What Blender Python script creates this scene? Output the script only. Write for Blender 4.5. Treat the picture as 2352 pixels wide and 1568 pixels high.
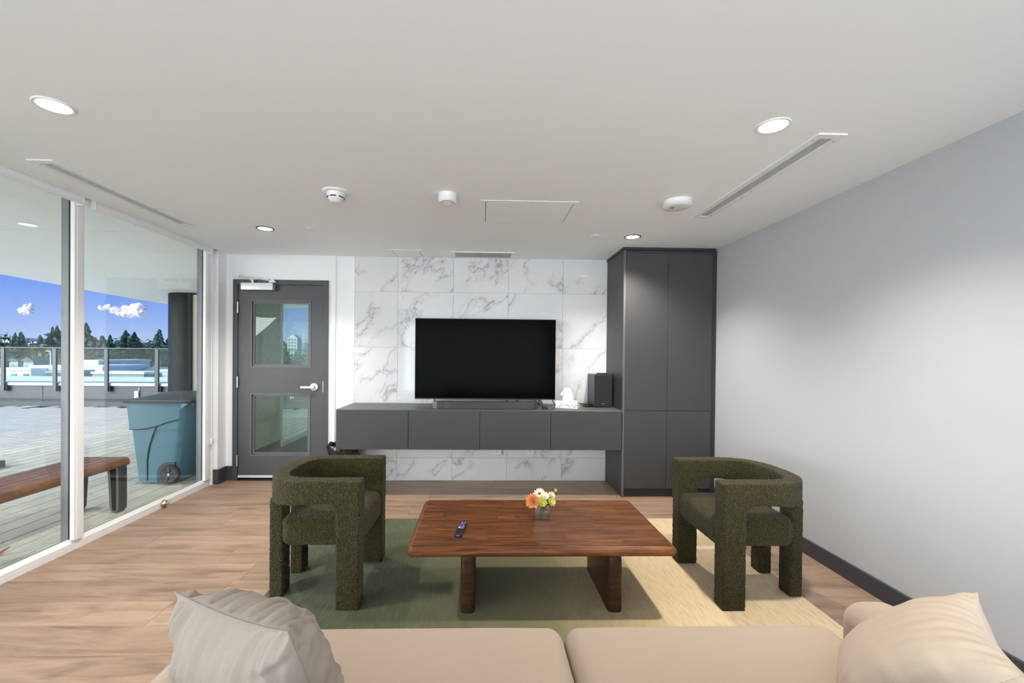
import bpy, bmesh, math, random
import numpy as np
from mathutils import Vector, Matrix, noise as mnoise

R = math.radians
scene = bpy.context.scene
for o in list(bpy.data.objects):
    bpy.data.objects.remove(o, do_unlink=True)
COL = scene.collection

# ------------------------------------------------------------------ camera
CAMZ = 1.37
FPX, CXP, CYP = 1005.0, 1135.0, 823.0
yaw, pitch, roll = 27 / 1005.0, R(-0.4), 0.0093
_f = Vector((math.sin(yaw) * math.cos(pitch), math.cos(yaw) * math.cos(pitch), math.sin(pitch)))
_r = Vector((math.cos(yaw), -math.sin(yaw), 0))
_u = _r.cross(_f)
_r2 = _r * math.cos(roll) + _u * math.sin(roll)
_u2 = _u * math.cos(roll) - _r * math.sin(roll)
cd = bpy.data.cameras.new('camera')
cam = bpy.data.objects.new('camera', cd)
COL.objects.link(cam)
cd.sensor_fit = 'HORIZONTAL'
cd.sensor_width = 36
cd.lens = FPX * 36 / 2352
cd.shift_x = (1176 - CXP) / 2352
cd.shift_y = (CYP - 784) / 2352
cd.clip_start, cd.clip_end = 0.05, 3000
m = Matrix.Identity(4)
for i in range(3):
    m[i][0], m[i][1], m[i][2] = _r2[i], _u2[i], -_f[i]
m[2][3] = CAMZ
cam.matrix_world = m
scene.camera = cam

def ray(x, y):
    return _f + _r2 * ((x - CXP) / FPX) - _u2 * ((y - CYP) / FPX)

def at(x, y, Y):
    """a measured point of the place: seen at (x, y), standing at depth Y"""
    d = ray(x, y)
    return Vector((0, 0, CAMZ)) + d * (Y / d.y)

# ------------------------------------------------------------------ view, sky, sun
vs = scene.view_settings
vs.view_transform = 'Standard'
vs.look = 'None'
vs.gamma = 1
vs.use_curve_mapping = False
vs.exposure = 0.62
scene.cycles.use_denoising = True
scene.cycles.max_bounces = 7
scene.cycles.diffuse_bounces = 5
scene.cycles.glossy_bounces = 3
scene.cycles.transparent_max_bounces = 14
scene.cycles.caustics_reflective = False
scene.cycles.caustics_refractive = False
scene.cycles.use_light_tree = False
scene.cycles.use_adaptive_sampling = True
scene.cycles.adaptive_threshold = 0.03
scene.cycles.sample_clamp_indirect = 8

SPOT_W = 100.0        # each recessed downlight
SPOT_COL = (1.0, 0.92, 0.82)
SKY_GAIN = 0.66
SUN_W = 5.4
REAR_W = 140.0      # unseen fill lamp, added outside the made-up rear window

def lin(*c):
    out = []
    for v in c:
        v = v / 255.0
        out.append(v / 12.92 if v <= 0.04045 else ((v + 0.055) / 1.055) ** 2.4)
    return tuple(out)

def rgba(c):
    return (c[0], c[1], c[2], 1.0)

class NT:
    def __init__(self, tree):
        self.t = tree
    def n(self, typ, props=None, **inp):
        nd = self.t.nodes.new(typ)
        for k, v in (props or {}).items():
            setattr(nd, k, v)
        for k, v in inp.items():
            key = k.replace('_', ' ')
            s = nd.inputs[int(k[1:])] if (k[0] == 'i' and k[1:].isdigit()) else nd.inputs[key]
            self.put(s, v)
        return nd
    def put(self, s, v):
        if isinstance(v, bpy.types.Node):
            v = v.outputs[0]
        if isinstance(v, bpy.types.NodeSocket):
            self.t.links.new(v, s)
        elif isinstance(v, (tuple, list)):
            if s.type == 'RGBA' and len(v) == 3:
                v = rgba(v)
            s.default_value = v
        else:
            s.default_value = v
    def math(self, op, a, b=0.0, c=None, clamp=False):
        kw = dict(i0=a, i1=b)
        if c is not None:
            kw['i2'] = c
        return self.n('ShaderNodeMath', {'operation': op, 'use_clamp': clamp}, **kw).outputs[0]
    def vmath(self, op, a, b=(0, 0, 0)):
        return self.n('ShaderNodeVectorMath', {'operation': op}, i0=a, i1=b)
    def mix(self, f, a, b, mode='MIX'):
        nd = self.t.nodes.new('ShaderNodeMix')
        nd.data_type = 'RGBA'
        nd.blend_type = mode
        self.put(nd.inputs[0], f)
        self.put(nd.inputs[6], a)
        self.put(nd.inputs[7], b)
        return nd.outputs[2]
    def ramp(self, f, *stops):
        nd = self.t.nodes.new('ShaderNodeValToRGB')
        el = nd.color_ramp.elements
        while len(el) < len(stops):
            el.new(0.5)
        for e, (p, c) in zip(el, stops):
            e.position = p
            e.color = rgba(c) if isinstance(c, (tuple, list)) else (c, c, c, 1)
        self.put(nd.inputs[0], f)
        return nd.outputs[0]
    def step(self, f, a, b):
        nd = self.n('ShaderNodeMapRange', {'interpolation_type': 'SMOOTHSTEP'}, i0=f, i1=a, i2=b, i3=0.0, i4=1.0)
        return nd.outputs[0]

world = bpy.data.worlds.new('sky')
scene.world = world
world.use_nodes = True
wt = NT(world.node_tree)
world.node_tree.nodes.clear()
tc = wt.n('ShaderNodeTexCoord')
dirv = tc.outputs['Generated']
sep = wt.n('ShaderNodeSeparateXYZ', i0=dirv)
el = wt.math('MAXIMUM', sep.outputs[2], 0.0)
skyc = wt.ramp(wt.math('POWER', el, 0.6), (0.0, lin(216, 228, 254)), (0.10, lin(188, 208, 254)),
               (0.30, lin(98, 150, 250)), (0.6, lin(88, 142, 244)), (1.0, lin(96, 150, 240)))
bg = wt.n('ShaderNodeBackground', Color=skyc, Strength=SKY_GAIN)
wo = wt.n('ShaderNodeOutputWorld')
wt.t.links.new(bg.outputs[0], wo.inputs[0])

sd_ = bpy.data.lights.new('sun', 'SUN')
sd_.energy = SUN_W
sd_.angle = R(55)
sd_.color = (1.0, 0.985, 0.96)
sun = bpy.data.objects.new('sun', sd_)
COL.objects.link(sun)
sun.location = (-30, -28, 16)
sun.rotation_euler = Vector((0.66, 0.62, -0.36)).to_track_quat('-Z', 'Y').to_euler()

rd = bpy.data.lights.new('rear_fill', 'AREA')  # fill lamp added to brighten the room, not a known source
rd.shape = 'RECTANGLE'
rd.size, rd.size_y = 4.0, 2.0
rd.energy = REAR_W
rd.color = (0.85, 0.92, 1.0)
rear = bpy.data.objects.new('rear_fill', rd)
COL.objects.link(rear)
rear.location = (-0.2, -2.80, 1.3)
rear.rotation_euler = (R(90), 0, 0)      # added fill lamp facing into the room, through window_7

# ------------------------------------------------------------------ materials
MATS = {}
def newmat(name):
    ma = bpy.data.materials.new(name)
    ma.use_nodes = True
    t = NT(ma.node_tree)
    b = ma.node_tree.nodes['Principled BSDF']
    MATS[name] = ma
    return ma, t, b

def pmat(name, col, rough=0.5, metal=0.0, spec=0.5, noise=0.0, nscale=8.0, bump=0.0, bscale=200.0, bdist=0.002, coat=0.0, emit=None, estr=0.0, sheen=0.0):
    ma, t, b = newmat(name)
    c = rgba(col)
    b.inputs['Base Color'].default_value = c
    b.inputs['Roughness'].default_value = rough
    b.inputs['Metallic'].default_value = metal
    b.inputs['Specular IOR Level'].default_value = spec
    b.inputs['Coat Weight'].default_value = coat
    b.inputs['Sheen Weight'].default_value = sheen
    pos = None
    if noise or bump:
        pos = t.n('ShaderNodeTexCoord').outputs['Object']
    if noise:
        nz = t.n('ShaderNodeTexNoise', Vector=pos, Scale=nscale, Detail=4.0).outputs[0]
        hi = tuple(min(1, x * (1 + noise)) for x in col)
        lo = tuple(x * (1 - noise) for x in col)
        t.put(b.inputs['Base Color'], t.ramp(nz, (0.3, lo), (0.7, hi)))
    if bump:
        nb = t.n('ShaderNodeTexNoise', Vector=pos, Scale=bscale, Detail=3.0).outputs[0]
        t.put(b.inputs['Normal'], t.n('ShaderNodeBump', Strength=bump, Distance=bdist, Height=nb))
    if emit:
        b.inputs['Emission Color'].default_value = rgba(emit)
        b.inputs['Emission Strength'].default_value = estr
    return ma

pmat('wall_white', lin(238, 239, 241), 0.6, spec=0.3, bump=0.05, bscale=300)
pmat('wall_grey', lin(186, 189, 193), 0.6, spec=0.3, bump=0.05, bscale=300)
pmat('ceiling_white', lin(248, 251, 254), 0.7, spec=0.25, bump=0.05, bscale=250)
pmat('trim_dark', lin(62, 63, 68), 0.45)
pmat('white_frame', lin(240, 240, 240), 0.35)
pmat('white_plastic', lin(236, 236, 236), 0.35)
pmat('ceiling_fixture', lin(240, 242, 244), 0.45)
pmat('slot_dark', lin(46, 46, 48), 0.7)
pmat('exterior_frame', lin(112, 113, 118), 0.4, noise=0.1, nscale=30)
pmat('gasket', lin(24, 24, 26), 0.6)
pmat('door_grey', lin(72, 73, 76), 0.38, noise=0.06, nscale=3)
pmat('door_stop_grey', lin(96, 95, 99), 0.4)
pmat('steel', lin(205, 203, 200), 0.28, metal=1.0)
pmat('satin_chrome', lin(232, 232, 232), 0.25, metal=0.75)
pmat('brass_steel', lin(190, 165, 140), 0.3, metal=1.0)
pmat('aluminium_strip', lin(225, 228, 230), 0.35, metal=0.4)
pmat('closer_silver', lin(226, 228, 230), 0.35, metal=0.2)
pmat('laminate', lin(67, 67, 68), 0.5, spec=0.35, noise=0.03, nscale=60)
pmat('laminate_edge', lin(98, 97, 97), 0.45, spec=0.35)
pmat('toe_kick', lin(46, 47, 50), 0.5)
pmat('tv_bezel', lin(20, 20, 21), 0.35)
pmat('tv_screen', (0.0012, 0.0012, 0.0012), 0.16, spec=0.02)
pmat('black_plastic', lin(26, 26, 27), 0.4)
pmat('speaker_cloth', lin(34, 34, 35), 0.85, bump=0.3, bscale=900, bdist=0.001)
pmat('soundbar_cloth', lin(66, 66, 68), 0.7, bump=0.2, bscale=900, bdist=0.001)
pmat('soundbar_end', lin(112, 113, 116), 0.4)
pmat('logo_grey', lin(170, 170, 172), 0.4)
pmat('cable_black', lin(16, 16, 17), 0.45)
pmat('paper_white', lin(250, 250, 250), 0.8)
pmat('bag_black', lin(14, 17, 20), 0.12, spec=0.9, bump=0.9, bscale=22, bdist=0.02)
pmat('bin_dark', lin(34, 24, 20), 0.4)
pmat('soffit_white', lin(248, 249, 248), 0.6)
pmat('beige_wall', lin(206, 198, 180), 0.6)
pmat('dark_column', lin(24, 29, 32), 0.6, spec=0.2)
pmat('parapet_dark', lin(74, 80, 86), 0.55, noise=0.06)
pmat('metal_cap', lin(236, 240, 240), 0.4)
pmat('rail_dark', lin(58, 66, 70), 0.4)
pmat('cart_blue', lin(78, 116, 132), 0.36, spec=0.5)
pmat('cart_line', lin(34, 52, 60), 0.5)
pmat('cart_lid', lin(64, 72, 76), 0.4)
pmat('rubber', lin(30, 32, 35), 0.55)
pmat('hub_grey', lin(52, 56, 60), 0.4)
pmat('bench_wood', lin(140, 96, 70), 0.45, noise=0.25, nscale=14)
pmat('bench_metal', lin(62, 68, 68), 0.4)
pmat('concrete', lin(120, 122, 124), 0.8, noise=0.08)
pmat('leaf_brown', lin(132, 82, 48), 0.7)
pmat('roof_white', lin(246, 248, 248), 0.6)
pmat('building_white', lin(226, 232, 232), 0.7)
pmat('building_grey', lin(150, 160, 156), 0.7)
pmat('roof_grey', lin(120, 128, 108), 0.8, noise=0.1, nscale=0.3)
pmat('house_wall', lin(168, 172, 160), 0.8)
pmat('house_roof', lin(110, 112, 112), 0.8)
pmat('far_glass', lin(80, 96, 104), 0.2)
pmat('tower_wall', lin(176, 190, 196), 0.7)
pmat('conifer', lin(64, 96, 80), 0.85, noise=0.5, nscale=16)
pmat('conifer_dark', lin(48, 80, 68), 0.85, noise=0.5, nscale=16)
pmat('broadleaf', lin(112, 128, 84), 0.85, noise=0.45, nscale=14)
pmat('bare_tree', lin(140, 122, 88), 0.85, noise=0.45, nscale=14)
pmat('belt_green', lin(70, 98, 80), 0.85, noise=0.5, nscale=0.16)
pmat('bark', lin(84, 70, 58), 0.9)
pmat('ground_green', lin(76, 90, 72), 0.9, noise=0.15, nscale=0.05)
pmat('hill', lin(74, 102, 106), 0.9, noise=0.15, nscale=0.02)
pmat('sofa_fabric', lin(180, 162, 144), 0.85, spec=0.2, noise=0.03, nscale=300, bump=0.25, bscale=1100, bdist=0.0012, sheen=0.15)
pmat('pillow_fabric', lin(152, 141, 130), 0.85, spec=0.2, noise=0.05, nscale=400, bump=0.3, bscale=1000, bdist=0.0012, sheen=0.15)
pmat('pillow_cream', lin(196, 178, 158), 0.85, spec=0.2, noise=0.04, nscale=400, bump=0.3, bscale=1000, bdist=0.0012, sheen=0.15)
pmat('seam_grey', lin(140, 130, 120), 0.8)
pmat('stem_green', lin(70, 96, 40), 0.6)
pmat('leaf_green', lin(46, 70, 30), 0.5)
pmat('petal_orange', lin(226, 146, 92), 0.6, noise=0.15, nscale=60)
pmat('petal_cream', lin(252, 232, 196), 0.6)
pmat('petal_white', lin(254, 246, 228), 0.6)
pmat('petal_lime', lin(200, 202, 92), 0.6, noise=0.1, nscale=80)
pmat('petal_peach', lin(250, 206, 160), 0.6)
pmat('flower_eye', lin(140, 46, 34), 0.7)
pmat('button_white', lin(226, 226, 226), 0.4)
pmat('button_purple', lin(96, 76, 226), 0.4)
pmat('button_blue', lin(92, 136, 208), 0.4)
pmat('button_cream', lin(230, 222, 190), 0.4)
pmat('lens_light', (1, 1, 1), 0.5, emit=(1.0, 0.97, 0.93), estr=6.0)
pmat('recess_shade', lin(60, 60, 60), 0.4)  # dark trim colour, shade of the recess painted in

def glass_mat(name, tint, refl=1.0, wire=False):
    ma = bpy.data.materials.new(name)
    ma.use_nodes = True
    t = NT(ma.node_tree)
    ma.node_tree.nodes.clear()
    g = t.n('ShaderNodeNewGeometry')
    dot = t.n('ShaderNodeVectorMath', {'operation': 'DOT_PRODUCT'}, i0=g.outputs['Normal'], i1=g.outputs['Incoming']).outputs['Value']
    c1 = t.math('SUBTRACT', 1.0, t.math('ABSOLUTE', dot), clamp=True)
    fr = t.math('ADD', 0.035, t.math('MULTIPLY', 0.9, t.math('POWER', c1, 5.0)))
    fr = t.math('MULTIPLY', fr, refl)
    tr = t.n('ShaderNodeBsdfTransparent', Color=tint)
    gl = t.n('ShaderNodeBsdfGlossy', Color=(0.95, 1, 0.98), Roughness=0.0)
    mx = t.n('ShaderNodeMixShader', i0=fr, i1=tr, i2=gl)
    if wire:
        p = t.n('ShaderNodeSeparateXYZ', i0=g.outputs['Position'])
        a = t.math('ADD', p.outputs[0], p.outputs[2])
        b = t.math('SUBTRACT', p.outputs[0], p.outputs[2])
        w = 0.021
        la = t.math('LESS_THAN', t.math('FRACT', t.math('DIVIDE', t.math('ADD', a, 20.0), w)), 0.055)
        lb = t.math('LESS_THAN', t.math('FRACT', t.math('DIVIDE', t.math('ADD', b, 20.0), w)), 0.055)
        k = t.math('MAXIMUM', la, lb)
        df = t.n('ShaderNodeBsdfDiffuse', Color=lin(120, 126, 118))
        mx = t.n('ShaderNodeMixShader', i0=t.math('MULTIPLY', k, 0.65), i1=mx, i2=df)
    out = t.n('ShaderNodeOutputMaterial')
    t.t.links.new(mx.outputs[0], out.inputs[0])
    MATS[name] = ma
glass_mat('window_glass', (0.965, 0.985, 0.975))
glass_mat('rail_glass', (0.86, 0.95, 0.94), 0.12)
glass_mat('door_glass', (0.86, 0.94, 0.88), 0.8, wire=True)
glass_mat('vase_glass', (0.985, 0.993, 0.99), 2.2)
glass_mat('water', (0.985, 0.99, 0.985), 0.8)

def mat_floor():
    ma, t, b = newmat('floor_wood')
    pos = t.n('ShaderNodeNewGeometry').outputs['Position']
    rnd = t.n('ShaderNodeObjectInfo').outputs['Random']
    off = t.n('ShaderNodeCombineXYZ', i0=t.math('MULTIPLY', rnd, 57.0), i1=t.math('MULTIPLY', rnd, 31.0), i2=0.0)
    p = t.vmath('ADD', pos, off)
    big = t.n('ShaderNodeTexNoise', Vector=t.vmath('MULTIPLY', p, (1.1, 7.0, 1)), Scale=1.6, Detail=5.0, Roughness=0.62, Distortion=0.6).outputs[0]
    fine = t.n('ShaderNodeTexNoise', Vector=t.vmath('MULTIPLY', p, (2.2, 70.0, 1)), Scale=2.0, Detail=4.0, Roughness=0.6).outputs[0]
    knot = t.n('ShaderNodeTexNoise', Vector=t.vmath('MULTIPLY', p, (2.0, 12.0, 1)), Scale=1.3, Detail=2.0).outputs[0]
    c = t.ramp(big, (0.28, lin(122, 98, 82)), (0.46, lin(158, 132, 112)), (0.62, lin(174, 148, 127)), (0.8, lin(146, 120, 100)))
    c = t.mix(t.math('MULTIPLY', t.step(fine, 0.52, 0.75), 0.30), c, lin(120, 94, 76))
    c = t.mix(t.math('MULTIPLY', t.step(knot, 0.66, 0.76), 0.5), c, lin(118, 94, 78))
    v = t.math('ADD', 0.90, t.math('MULTIPLY', rnd, 0.20))
    hsv = t.n('ShaderNodeHueSaturation', Saturation=1.0, Value=v, Color=c)
    t.put(b.inputs['Base Color'], hsv)
    b.inputs['Roughness'].default_value = 0.42
    b.inputs['Specular IOR Level'].default_value = 0.4
    t.put(b.inputs['Normal'], t.n('ShaderNodeBump', Strength=0.12, Distance=0.002, Height=fine))
mat_floor()

def mat_table(name, hi, mid, lo):
    ma, t, b = newmat(name)
    pos = t.n('ShaderNodeNewGeometry').outputs['Position']
    rnd = t.n('ShaderNodeObjectInfo').outputs['Random']
    off = t.n('ShaderNodeCombineXYZ', i0=t.math('MULTIPLY', rnd, 37.0), i1=t.math('MULTIPLY', rnd, 11.0), i2=t.math('MULTIPLY', rnd, 5.0))
    p = t.vmath('ADD', pos, off)
    g1 = t.n('ShaderNodeTexNoise', Vector=t.vmath('MULTIPLY', p, (1.6, 16.0, 16.0)), Scale=1.8, Detail=5.0, Roughness=0.6, Distortion=1.2).outputs[0]
    g2 = t.n('ShaderNodeTexNoise', Vector=t.vmath('MULTIPLY', p, (4.0, 150.0, 150.0)), Scale=1.6, Detail=3.0).outputs[0]
    c = t.ramp(g1, (0.3, lo), (0.5, mid), (0.7, hi))
    c = t.mix(t.math('MULTIPLY', t.step(g2, 0.5, 0.72), 0.4), c, lo)
    hsv = t.n('ShaderNodeHueSaturation', Saturation=1.0, Value=t.math('ADD', 0.84, t.math('MULTIPLY', rnd, 0.34)), Color=c)
    t.put(b.inputs['Base Color'], hsv)
    b.inputs['Roughness'].default_value = 0.40
    b.inputs['Specular IOR Level'].default_value = 0.2
    t.put(b.inputs['Normal'], t.n('ShaderNodeBump', Strength=0.15, Distance=0.001, Height=g2))
mat_table('table_wood', lin(132, 82, 46), lin(102, 61, 34), lin(60, 37, 23))
mat_table('table_leg_wood', lin(84, 58, 44), lin(68, 46, 34), lin(44, 31, 25))

def mat_marble():
    ma, t, b = newmat('marble')
    pos = t.n('ShaderNodeTexCoord').outputs['Object']
    rnd = t.n('ShaderNodeObjectInfo').outputs['Random']
    off = t.n('ShaderNodeCombineXYZ', i0=t.math('MULTIPLY', rnd, 43.0), i1=t.math('MULTIPLY', rnd, 17.0), i2=t.math('MULTIPLY', rnd, 29.0))
    p = t.vmath('ADD', pos, off)
    # rotate so that the veins climb to the right
    rot = t.vmath('MULTIPLY', t.n('ShaderNodeMapping', {'vector_type': 'POINT'}, Vector=p, Rotation=(0, R(48), 0)), (0.7, 1.0, 2.1))
    warp = t.n('ShaderNodeTexNoise', Vector=p, Scale=3.5, Detail=5.0, Roughness=0.65)
    wv = t.vmath('ADD', rot, t.vmath('MULTIPLY', t.vmath('SUBTRACT', warp.outputs['Color'], (0.5, 0.5, 0.5)), (0.5, 0.5, 0.5)))
    n1 = t.n('ShaderNodeTexNoise', Vector=wv, Scale=1.5, Detail=4.0, Roughness=0.5).outputs[0]
    d1 = t.math('ABSOLUTE', t.math('SUBTRACT', n1, 0.5))
    vein = t.math('SUBTRACT', 1.0, t.step(d1, 0.0, 0.012))
    soft = t.math('SUBTRACT', 1.0, t.step(d1, 0.0, 0.06))
    n2 = t.n('ShaderNodeTexNoise', Vector=p, Scale=2.2, Detail=2.0).outputs[0]
    msk = t.step(n2, 0.40, 0.56)
    k = t.math('MULTIPLY', t.math('ADD', t.math('MULTIPLY', vein, 0.46), t.math('MULTIPLY', soft, 0.22)), msk)
    base = t.ramp(t.n('ShaderNodeTexNoise', Vector=p, Scale=1.2, Detail=3.0).outputs[0], (0.35, lin(218, 219, 221)), (0.7, lin(228, 228, 229)))
    t.put(b.inputs['Base Color'], t.mix(k, base, lin(138, 136, 136)))
    b.inputs['Roughness'].default_value = 0.07
    b.inputs['Specular IOR Level'].default_value = 0.5
mat_marble()
pmat('grout', lin(214, 214, 214), 0.7)

def mat_rug():
    ma, t, b = newmat('rug')
    pos = t.n('ShaderNodeNewGeometry').outputs['Position']
    s = t.n('ShaderNodeSeparateXYZ', i0=pos)
    blot = t.n('ShaderNodeTexNoise', Vector=t.vmath('MULTIPLY', pos, (3.0, 1.5, 1)), Scale=1.2, Detail=4.0, Roughness=0.6).outputs[0]
    x = t.math('ADD', s.outputs[0], t.math('MULTIPLY', t.math('SUBTRACT', blot, 0.5), 0.5))
    c = t.ramp(t.math('DIVIDE', t.math('ADD', x, 1.25), 3.1), (0.0, lin(60, 71, 49)), (0.20, lin(74, 83, 57)), (0.36, lin(102, 104, 74)), (0.38, lin(116, 114, 82)),
               (0.52, lin(140, 134, 98)), (0.66, lin(206, 186, 144)), (0.78, lin(226, 202, 164)), (1.0, lin(230, 206, 168)))
    streak = t.n('ShaderNodeTexNoise', Vector=t.vmath('MULTIPLY', pos, (60.0, 9.0, 1)), Scale=1.2, Detail=4.0).outputs[0]
    c = t.mix(t.math('MULTIPLY', t.step(streak, 0.42, 0.75), 0.30), c, lin(134, 124, 84))
    dark = t.n('ShaderNodeTexNoise', Vector=pos, Scale=420.0, Detail=2.0).outputs[0]
    c = t.mix(t.math('MULTIPLY', t.step(dark, 0.5, 0.8), 0.22), c, lin(70, 70, 52))
    t.put(b.inputs['Base Color'], c)
    b.inputs['Roughness'].default_value = 0.95
    b.inputs['Specular IOR Level'].default_value = 0.1
    b.inputs['Sheen Weight'].default_value = 0.2
    t.put(b.inputs['Normal'], t.n('ShaderNodeBump', Strength=0.6, Distance=0.004, Height=t.n('ShaderNodeTexNoise', Vector=t.vmath('MULTIPLY', pos, (1.6, 0.7, 1)), Scale=330.0, Detail=3.0).outputs[0]))
mat_rug()

def mat_boucle():
    ma, t, b = newmat('boucle')
    pos = t.n('ShaderNodeTexCoord').outputs['Object']
    v = t.n('ShaderNodeTexVoronoi', {'feature': 'SMOOTH_F1'}, Vector=pos, Scale=150.0)
    n = t.n('ShaderNodeTexNoise', Vector=pos, Scale=150.0, Detail=3.0).outputs[0]
    h = t.math('SUBTRACT', n, t.math('MULTIPLY', v.outputs[0], 0.9))
    c = t.ramp(n, (0.30, lin(36, 34, 14)), (0.55, lin(60, 56, 25)), (0.8, lin(92, 83, 40)))
    t.put(b.inputs['Base Color'], c)
    b.inputs['Roughness'].default_value = 0.9
    b.inputs['Specular IOR Level'].default_value = 0.15
    b.inputs['Sheen Weight'].default_value = 0.12
    t.put(b.inputs['Normal'], t.n('ShaderNodeBump', Strength=1.0, Distance=0.010, Height=h))
mat_boucle()

def mat_paver():
    ma, t, b = newmat('paver')
    pos = t.n('ShaderNodeNewGeometry').outputs['Position']
    rnd = t.n('ShaderNodeObjectInfo').outputs['Random']
    n = t.n('ShaderNodeTexNoise', Vector=pos, Scale=5.0, Detail=5.0, Roughness=0.65).outputs[0]
    f = t.n('ShaderNodeTexNoise', Vector=pos, Scale=90.0, Detail=2.0).outputs[0]
    c = t.ramp(n, (0.3, lin(190, 190, 174)), (0.7, lin(220, 218, 204)))
    c = t.mix(t.math('MULTIPLY', t.step(f, 0.55, 0.8), 0.3), c, lin(132, 134, 124))
    t.put(b.inputs['Base Color'], t.n('ShaderNodeHueSaturation', Saturation=1.0, Value=t.math('ADD', 0.93, t.math('MULTIPLY', rnd, 0.14)), Color=c))
    b.inputs['Roughness'].default_value = 0.55
    b.inputs['Specular IOR Level'].default_value = 0.4
mat_paver()
pmat('paver_joint', lin(44, 46, 40), 0.9)

def mat_tissue():
    ma, t, b = newmat('tissue_print')
    pos = t.n('ShaderNodeTexCoord').outputs['Object']
    s = t.n('ShaderNodeSeparateXYZ', i0=pos)
    xx = t.math('ADD', s.outputs[0], s.outputs[1])
    zig = t.math('PINGPONG', t.math('ADD', xx, 4.0), 0.026)
    q = t.math('FRACT', t.math('MULTIPLY', t.math('ADD', s.outputs[2], zig), 20.0))
    n = t.n('ShaderNodeTexNoise', Vector=t.vmath('MULTIPLY', pos, (1, 1, 0.3)), Scale=34.0, Detail=1.0).outputs[0]
    k = t.math('MULTIPLY', t.step(q, 0.68, 0.72), t.step(n, 0.42, 0.5))
    t.put(b.inputs['Base Color'], t.mix(k, lin(236, 236, 235), lin(186, 186, 186)))
    b.inputs['Roughness'].default_value = 0.6
mat_tissue()

# ------------------------------------------------------------------ mesh helpers
ORG = {}

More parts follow.
